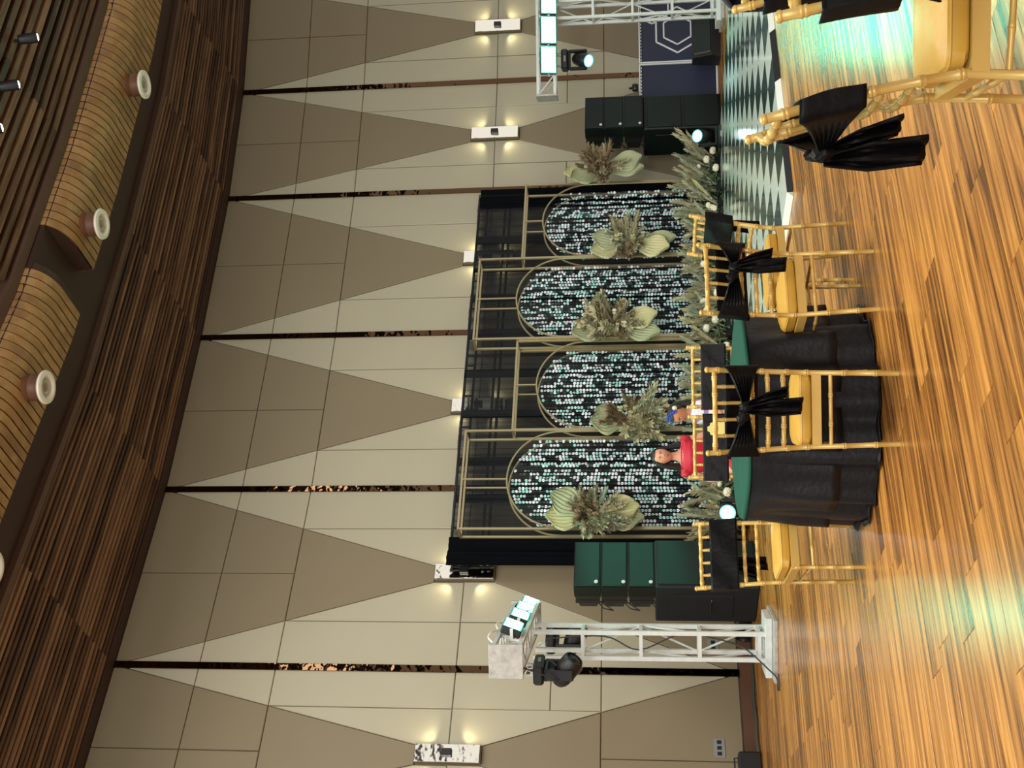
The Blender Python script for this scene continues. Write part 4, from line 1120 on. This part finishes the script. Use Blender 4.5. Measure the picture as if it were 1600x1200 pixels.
# ------------------------------------------------------------------ people
def skin_mesh(name, joints, edges, root):
    me = bpy.data.meshes.new(name + '_skel'); names = list(joints)
    me.from_pydata([joints[k][0] for k in names], [], [(names.index(a), names.index(b)) for a, b in edges]); o = bpy.data.objects.new(name, me); COL.objects.link(o)
    o.modifiers.new('s', 'SKIN'); sv = me.skin_vertices[0].data
    for i, k in enumerate(names):
        r_ = joints[k][1]; sv[i].radius = (r_, r_) if not isinstance(r_, tuple) else r_; sv[i].use_root = (k == root)
    md = o.modifiers.new('sub', 'SUBSURF'); md.levels = md.render_levels = 2
    dg = bpy.context.evaluated_depsgraph_get(); ev = o.evaluated_get(dg); m2 = bpy.data.meshes.new_from_object(ev)
    bpy.data.objects.remove(o); return m2
def head_fn(p):
    # x right, -y face, z up (unit sphere)
    x, y, z = p
    jaw = 1 - .26 * max(0, -z) ** 1.3
    x *= jaw; y *= (1 - .08 * max(0, -z))
    if y < 0:
        y -= .16 * math.exp(-((x / .16) ** 2) - ((z + .12) / .17) ** 2)      # nose
        y -= .05 * math.exp(-((x / .22) ** 2) - ((z + .48) / .09) ** 2)      # lips
        y += .09 * sum(math.exp(-(((x - s_ * .36) / .2) ** 2) - ((z - .06) / .12) ** 2) for s_ in (-1, 1))
        y -= .06 * math.exp(-((x / .25) ** 2) - ((z + .82) / .14) ** 2)      # chin
    return V((x, y, z))
def hand_tubes(q, wrist, d, side, curl=.4, sc=1.0):
    d = V(d).normalized(); side = V(side).normalized(); nn = d.cross(side).normalized(); wrist = V(wrist)
    rot = Matrix((side, d, nn)).transposed()
    q.ell(wrist + d * .045 * sc, (.036 * sc, .05 * sc, .016 * sc), rot, 12, 8)
    for i, (o_, L) in enumerate(((-.027, .06), (-.009, .072), (.009, .068), (.026, .052))):
        a = wrist + d * .075 * sc + side * o_ * sc; b = a + d * L * .5 * sc - nn * L * .15 * sc * curl; c = b + d * L * .4 * sc - nn * L * .5 * curl * sc
        q.tube([wrist + d * .05 * sc + side * o_ * .8 * sc, a, b, c], [.009 * sc, .0095 * sc, .0085 * sc, .0065 * sc], 8)
    a = wrist + d * .02 * sc - side * .025 * sc
    q.tube([a, a + (d * .5 - side).normalized() * .03 * sc, a + (d * .9 - side * .9).normalized() * .058 * sc], [.011 * sc, .011 * sc, .008 * sc], 8)
def person(label, loc, rz_, J, E_, root_j, head, hc, hr, hrot, hands, skin, sc=1.0, group=None):
    t = thing('person', label, 'person', loc, rz_, group)
    m2 = skin_mesh('body', J, E_, root_j)
    q = MB(); q.v = [v.co.copy() for v in m2.vertices]; q.f = [list(p.vertices) for p in m2.polygons]; q.mi = [0] * len(q.f); q.sm = [True] * len(q.f)
    q.ell(hc, hr, hrot, 32, 24, head_fn)
    for s_ in (-1, 1): q.ell(V(hc) + hrot @ V((s_ * hr[0] * .97, hr[1] * .05, -.05 * hr[2])), (hr[0] * .10, hr[1] * .2, hr[2] * .25), hrot, 10, 8)
    for (wr, d, sd) in hands: hand_tubes(q, wr, d, sd, .5, sc)
    b = q.build('body', skin, t, weld=True)
    md = b.modifiers.new('join', 'REMESH'); md.mode = 'VOXEL'; md.voxel_size = .0055; md.use_smooth_shade = True
    md = b.modifiers.new('sm', 'SMOOTH'); md.iterations = 2; md.factor = .4
    for s_ in (-1, 1):
        c = V(hc) + hrot @ V((s_ * .34 * hr[0], -.83 * hr[1], .05 * hr[2]))
        q = MB(); q.ell(c, (hr[0] * .17, hr[1] * .06, hr[2] * .075), hrot, 12, 8); e = q.build('eye', M['eyew'], t)
        q = MB(); q.ell(c + hrot @ V((0, -.045 * hr[1], 0)), (hr[0] * .08, hr[1] * .03, hr[2] * .07), hrot, 10, 6); q.build('iris', M['eyek'], e)
        q = MB(); q.tube([V(hc) + hrot @ V((s_ * a * hr[0], -y_ * hr[1], z * hr[2])) for a, y_, z in ((.16, .99, .2), (.34, .93, .27), (.54, .82, .21))], [.0022, .003, .0015], 6); q.build('eyebrow', M['hair'], t)
    q = MB(); q.ell(V(hc) + hrot @ V((0, -.99 * hr[1], -.48 * hr[2])), (hr[0] * .24, hr[1] * .06, hr[2] * .06), hrot, 12, 8); q.build('lips', M['lips'], t)
    return t
def cloth_from(name, J, E_, root_j, mt, parent, extra=None):
    m2 = skin_mesh(name, J, E_, root_j); q = MB(); q.v = [v.co.copy() for v in m2.vertices]; q.f = [list(p.vertices) for p in m2.polygons]; q.mi = [0] * len(q.f); q.sm = [True] * len(q.f)
    if extra: extra(q)
    o = q.build(name, mt, parent); md = o.modifiers.new('join', 'REMESH'); md.mode = 'VOXEL'; md.voxel_size = .008; md.use_smooth_shade = True
    return o
# woman in red: seated on a chair, facing the camera. Local -Y is forward
HW = at(1042, 714, 10.9)
wx, wy = HW.x, 10.9
J = dict(pel=((0, 0, .52), (.13, .10)), wai=((0, 0, .68), (.115, .09)), che=((0, -.01, .86), (.13, .09)), nb=((0, 0, .985), (.06, .055)), nk=((0, -.005, 1.04), .043), hd=((0, -.01, 1.10), .045),
         sL=((.145, 0, .93), .045), eL=((.215, -.03, .68), .036), wL=((.19, -.20, .53), .023), sR=((-.145, 0, .93), .045), eR=((-.225, -.02, .68), .036), wR=((-.21, -.16, .50), .023),
         hL=((.09, -.02, .50), .085), kL=((.11, -.42, .49), .06), fL=((.11, -.42, .12), .038), tL=((.11, -.52, .035), .03), hR=((-.09, -.02, .50), .085), kR=((-.11, -.42, .49), .06), fR=((-.11, -.42, .12), .038), tR=((-.11, -.52, .035), .03))
E_ = [('pel', 'wai'), ('wai', 'che'), ('che', 'nb'), ('nb', 'nk'), ('nk', 'hd'), ('che', 'sL'), ('sL', 'eL'), ('eL', 'wL'), ('che', 'sR'), ('sR', 'eR'), ('eR', 'wR'), ('pel', 'hL'), ('hL', 'kL'), ('kL', 'fL'), ('fL', 'tL'), ('pel', 'hR'), ('hR', 'kR'), ('kR', 'fR'), ('fR', 'tR')]
hrot = Matrix.Rotation(R(6), 3, 'Y') @ Matrix.Rotation(R(8), 3, 'Z')
hc = V((0, -.02, 1.16)); hr = (.072, .09, .108)
wo = person('woman in a red dress with long dark hair seated behind the table, facing the camera', (wx, wy + .1, 0), R(4), J, E_, 'pel', None, hc, hr, hrot, [((.19, -.20, .53), (-.1, -1, -.1), (1, 0, 0)), ((-.21, -.16, .50), (.1, -1, -.15), (-1, 0, 0))], M['skin_l'], .95)
def ruff(q):
    rs = random.Random(1)
    for sx in (-1, 1):
        for i in range(7):
            a = i / 7 * 2 * pi; q.ell((sx * (.145 + .028 * cos(a)), -.005 + .045 * sin(a), .925 + .012 * cos(3 * a)), (.036, .036, .04), n=10, m_=8)
    T = []
    for z, rx, ry, yo in ((.55, .17, .15, 0), (.63, .15, .13, 0), (.70, .145, .12, 0), (.80, .158, .13, -.005), (.88, .168, .13, -.01), (.93, .16, .115, -.005), (.955, .125, .10, 0), (.972, .095, .085, 0)):
        T.append([V((rx * cos(2 * pi * j / 36), yo + ry * sin(2 * pi * j / 36), z)) for j in range(36)])
    q.grid(T, closed=True); q.add(T[0], [list(range(36))]); q.add(T[-1], [list(range(36))])
    # skirt over the lap
    P = []
    for z, rx, ry, yo in ((.62, .14, .115, 0), (.57, .19, .2, -.08), (.50, .22, .30, -.2), (.42, .23, .30, -.24), (.2, .24, .26, -.28), (.1, .25, .25, -.3)):
        P.append([V((rx * cos(2 * pi * j / 36), yo + ry * sin(2 * pi * j / 36) + .01 * sin(j * 1.7), z)) for j in range(36)])
    q.grid(P, closed=True); q.add(P[0], [list(range(36))]); q.add(P[-1], [list(range(36))])
Jd = dict(pel=((0, 0, .54), (.155, .125)), wai=((0, 0, .68), (.128, .102)), che=((0, -.01, .86), (.142, .105)), top=((0, -.005, .915), (.125, .085)), sL=((.145, 0, .915), .062), mL=((.175, -.01, .84), .062), sR=((-.145, 0, .915), .062), mR=((-.18, -.01, .84), .062))
Ed = [('pel', 'wai'), ('wai', 'che'), ('che', 'top'), ('che', 'sL'), ('sL', 'mL'), ('che', 'sR'), ('sR', 'mR')]
cloth_from('dress', Jd, Ed, 'pel', M['red'], wo, ruff)
def hairf(q, hc, hr, hrot, long_=0, back=1.0):
    P = []
    def cap(p):
        return p
    n = 28
    for i in range(13):
        th = pi * i / 12 * .62; row = []
        for j in range(n):
            a = 2 * pi * j / n; p = V((sin(th) * cos(a), sin(th) * sin(a), cos(th)))
            front = max(0, -p.y)
            k = 1.10 + .015 * sin(a * 9)
            if front > .15 and th > .85: # hairline: pull the cap back from the face
                th2 = .85 + (th - .85) * max(0, .3 - front) ; p = V((sin(th2) * cos(a), sin(th2) * sin(a), cos(th2)))
            row.append(V(hc) + hrot @ V((p.x * hr[0] * k, p.y * hr[1] * k + .006, p.z * hr[2] * k)))
        P.append(row)
    q.grid(P, closed=True)
q = MB(); hairf(q, hc, tuple(a * 1.05 for a in hr), hrot)
for s_ in (-1, 1):      # long locks falling to the shoulders
    for i in range(9):
        a = .25 + i * .17; x0 = s_ * hr[0] * 1.02 * cos(a * .6); y0 = hr[1] * sin(a) * .8
        top = hc + hrot @ V((x0, y0, .35 * hr[2])); q.tube([top, top + V((s_ * .012, .01, -.07)), V((s_ * (.085 + .004 * i), .03 + .008 * i, .99)), V((s_ * (.11 - .008 * i), .05, .86 - .01 * i)), V((s_ * (.09 - .008 * i), .05, .80))], [.014, .017, .02, .018, .006], 7)
for s_ in (-1, 1):
    for i in range(5): q.tube([hc + hrot @ V((s_ * hr[0] * (.9 + .05 * i), -.02 + .02 * i, .5 * hr[2])), hc + hrot @ V((s_ * hr[0] * 1.25, .0 + .018 * i, -.3 * hr[2])), V((s_ * (.1 + .006 * i), .01 + .015 * i, 1.0)), V((s_ * (.125 + .004 * i), .02 + .01 * i, .9)), V((s_ * .11, .0, .83))], [.012, .018, .022, .02, .006], 7)
q.build('hair', M['hair'], wo)
q = MB()
for i in range(19): a = -.2 - 2.74 * i / 18; q.ell((.098 * cos(a), -.012 + .088 * sin(a), .962 - .012 * sin(-a)), (.006,) * 3, n=6, m_=4); q.ell((.118 * cos(a), -.012 + .102 * sin(a), .945 - .02 * sin(-a)), (.005,) * 3, n=6, m_=4)
q.build('neckline_beads', M['wflower'], wo)
q = MB(); rs = random.Random(2)
for i in range(6): ball_flower(q, hc + hrot @ V((.07 + .006 * i, .02, .05 - .03 * i)), .014, rs, 18)
q.build('hair_flowers', M['blue'], wo, None)
q = MB(); q.lathe([(.024, -.006), (.027, 0), (.024, .006)], 14, (-.205, -.13, .522)); q.build('bracelet', M['wflower'], wo)
# her seat: the same chair, turned to the camera
wo.scale = (1, 1, .945)
t = thing('stool', 'low black stool hidden under the woman in red', 'stool', (wx, wy + .13, 0))
q = MB(); q.lathe([(0, .36), (.16, .36), (.17, .375), (.17, .40), (.15, .415), (0, .42)], 24); q.build('seat', M['black'], t)
for a in range(4): q = MB(); q.tube([(.15 * cos(a * pi / 2 + .8), .15 * sin(a * pi / 2 + .8), 0), (.1 * cos(a * pi / 2 + .8), .1 * sin(a * pi / 2 + .8), .37)], .014, 8); q.build('leg', M['black'], t)

HG = at(1062, 650, 10.5)
J = dict(pel=((0, 0, .52), (.085, .075)), wai=((0, 0, .63), (.075, .065)), che=((0, -.01, .75), (.085, .065)), nb=((0, -.01, .825), (.045, .04)), nk=((0, -.02, .86), .032), hd=((0, -.03, .90), .035),
         sL=((.10, 0, .79), .032), eL=((.145, -.02, .63), .027), wL=((.10, -.14, .55), .019), sR=((-.10, 0, .79), .032), eR=((-.14, -.04, .63), .027), wR=((-.07, -.16, .56), .019),
         hL=((.05, 0, .47), .055), kL=((.055, -.015, .27), .043), fL=((.055, 0, .07), .03), tL=((.055, -.09, .03), .025), hR=((-.05, 0, .47), .055), kR=((-.055, -.015, .27), .043), fR=((-.055, 0, .07), .03), tR=((-.055, -.09, .03), .025))
E2 = [(a, b) for a, b in E_]
hc2 = V((0, -.035, .955)); hr2 = (.068, .08, .092)
hrot2 = Matrix.Rotation(R(22), 3, 'X') @ Matrix.Rotation(R(6), 3, 'Y')
gi = person('girl in a white floral dress with a blue flower hairband, looking down to the side', (HG.x + .045, 10.5, 0), R(-52), J, E2, 'pel', None, hc2, hr2, hrot2, [((.10, -.14, .55), (-.5, -.8, -.1), (1, -.4, 0)), ((-.07, -.16, .56), (.5, -.8, -.1), (-1, -.4, 0))], M['skin'], .75)
def gskirt(q):
    T = []
    for z, rx, ry in ((.60, .112, .10), (.66, .104, .094), (.74, .118, .10), (.79, .125, .096), (.82, .105, .08), (.838, .07, .062)):
        T.append([V((rx * cos(2 * pi * j / 30), -.008 + ry * sin(2 * pi * j / 30), z)) for j in range(30)])
    q.grid(T, closed=True); q.add(T[0], [list(range(30))]); q.add(T[-1], [list(range(30))])
    for s_ in (-1, 1): q.ell((s_ * .118, -.01, .76), (.045, .045, .06), n=12, m_=8)
    P = []
    for z, r_ in ((.64, .078), (.58, .11), (.45, .17), (.3, .21), (.24, .22)):
        P.append([V(((r_ + .012 * sin(j * .9) * (z < .6)) * cos(2 * pi * j / 40), (r_ + .012 * sin(j * .9) * (z < .6)) * sin(2 * pi * j / 40), z)) for j in range(40)])
    q.grid(P, closed=True); q.add(P[0], [list(range(40))]); q.add(P[-1], [list(range(40))])
Jd = dict(pel=((0, 0, .54), (.10, .09)), wai=((0, 0, .63), (.088, .078)), che=((0, -.01, .75), (.097, .08)), top=((0, -.008, .80), (.08, .062)), sL=((.10, 0, .785), .045), mL=((.13, -.01, .70), .045), sR=((-.10, 0, .785), .045), mR=((-.13, -.02, .70), .045))
cloth_from('dress', Jd, Ed, 'pel', M['floral'], gi, gskirt)
q = MB(); hairf(q, hc2, hr2, hrot2); q.ell(hc2 + hrot2 @ V((0, .085, -.02)), (.05, .045, .07), hrot2, 14, 10)
q.tube([hc2 + hrot2 @ V((0, .1, -.02)), V((0, .09, .86)), V((0, .08, .76)), V((0, .085, .70))], [.04, .042, .035, .012], 10); q.build('hair', M['hair'], gi)
q = MB(); rs = random.Random(4)
for i in range(9):
    a = -1.1 + i * .275; ball_flower(q, hc2 + hrot2 @ V((sin(a) * hr2[0] * 1.14, -.015, cos(a) * hr2[2] * 1.14)), .018, rs, 18)
q.build('blue_flower_band', M['blue'], gi)
q = MB(); ball_flower(q, hc2 + hrot2 @ V((.078, .02, .035)), .022, rs, 30); q.ell(hc2 + hrot2 @ V((.078, .02, .035)), (.018,) * 3, n=10, m_=8); q.build('hair_flower', M['wflower'], gi)
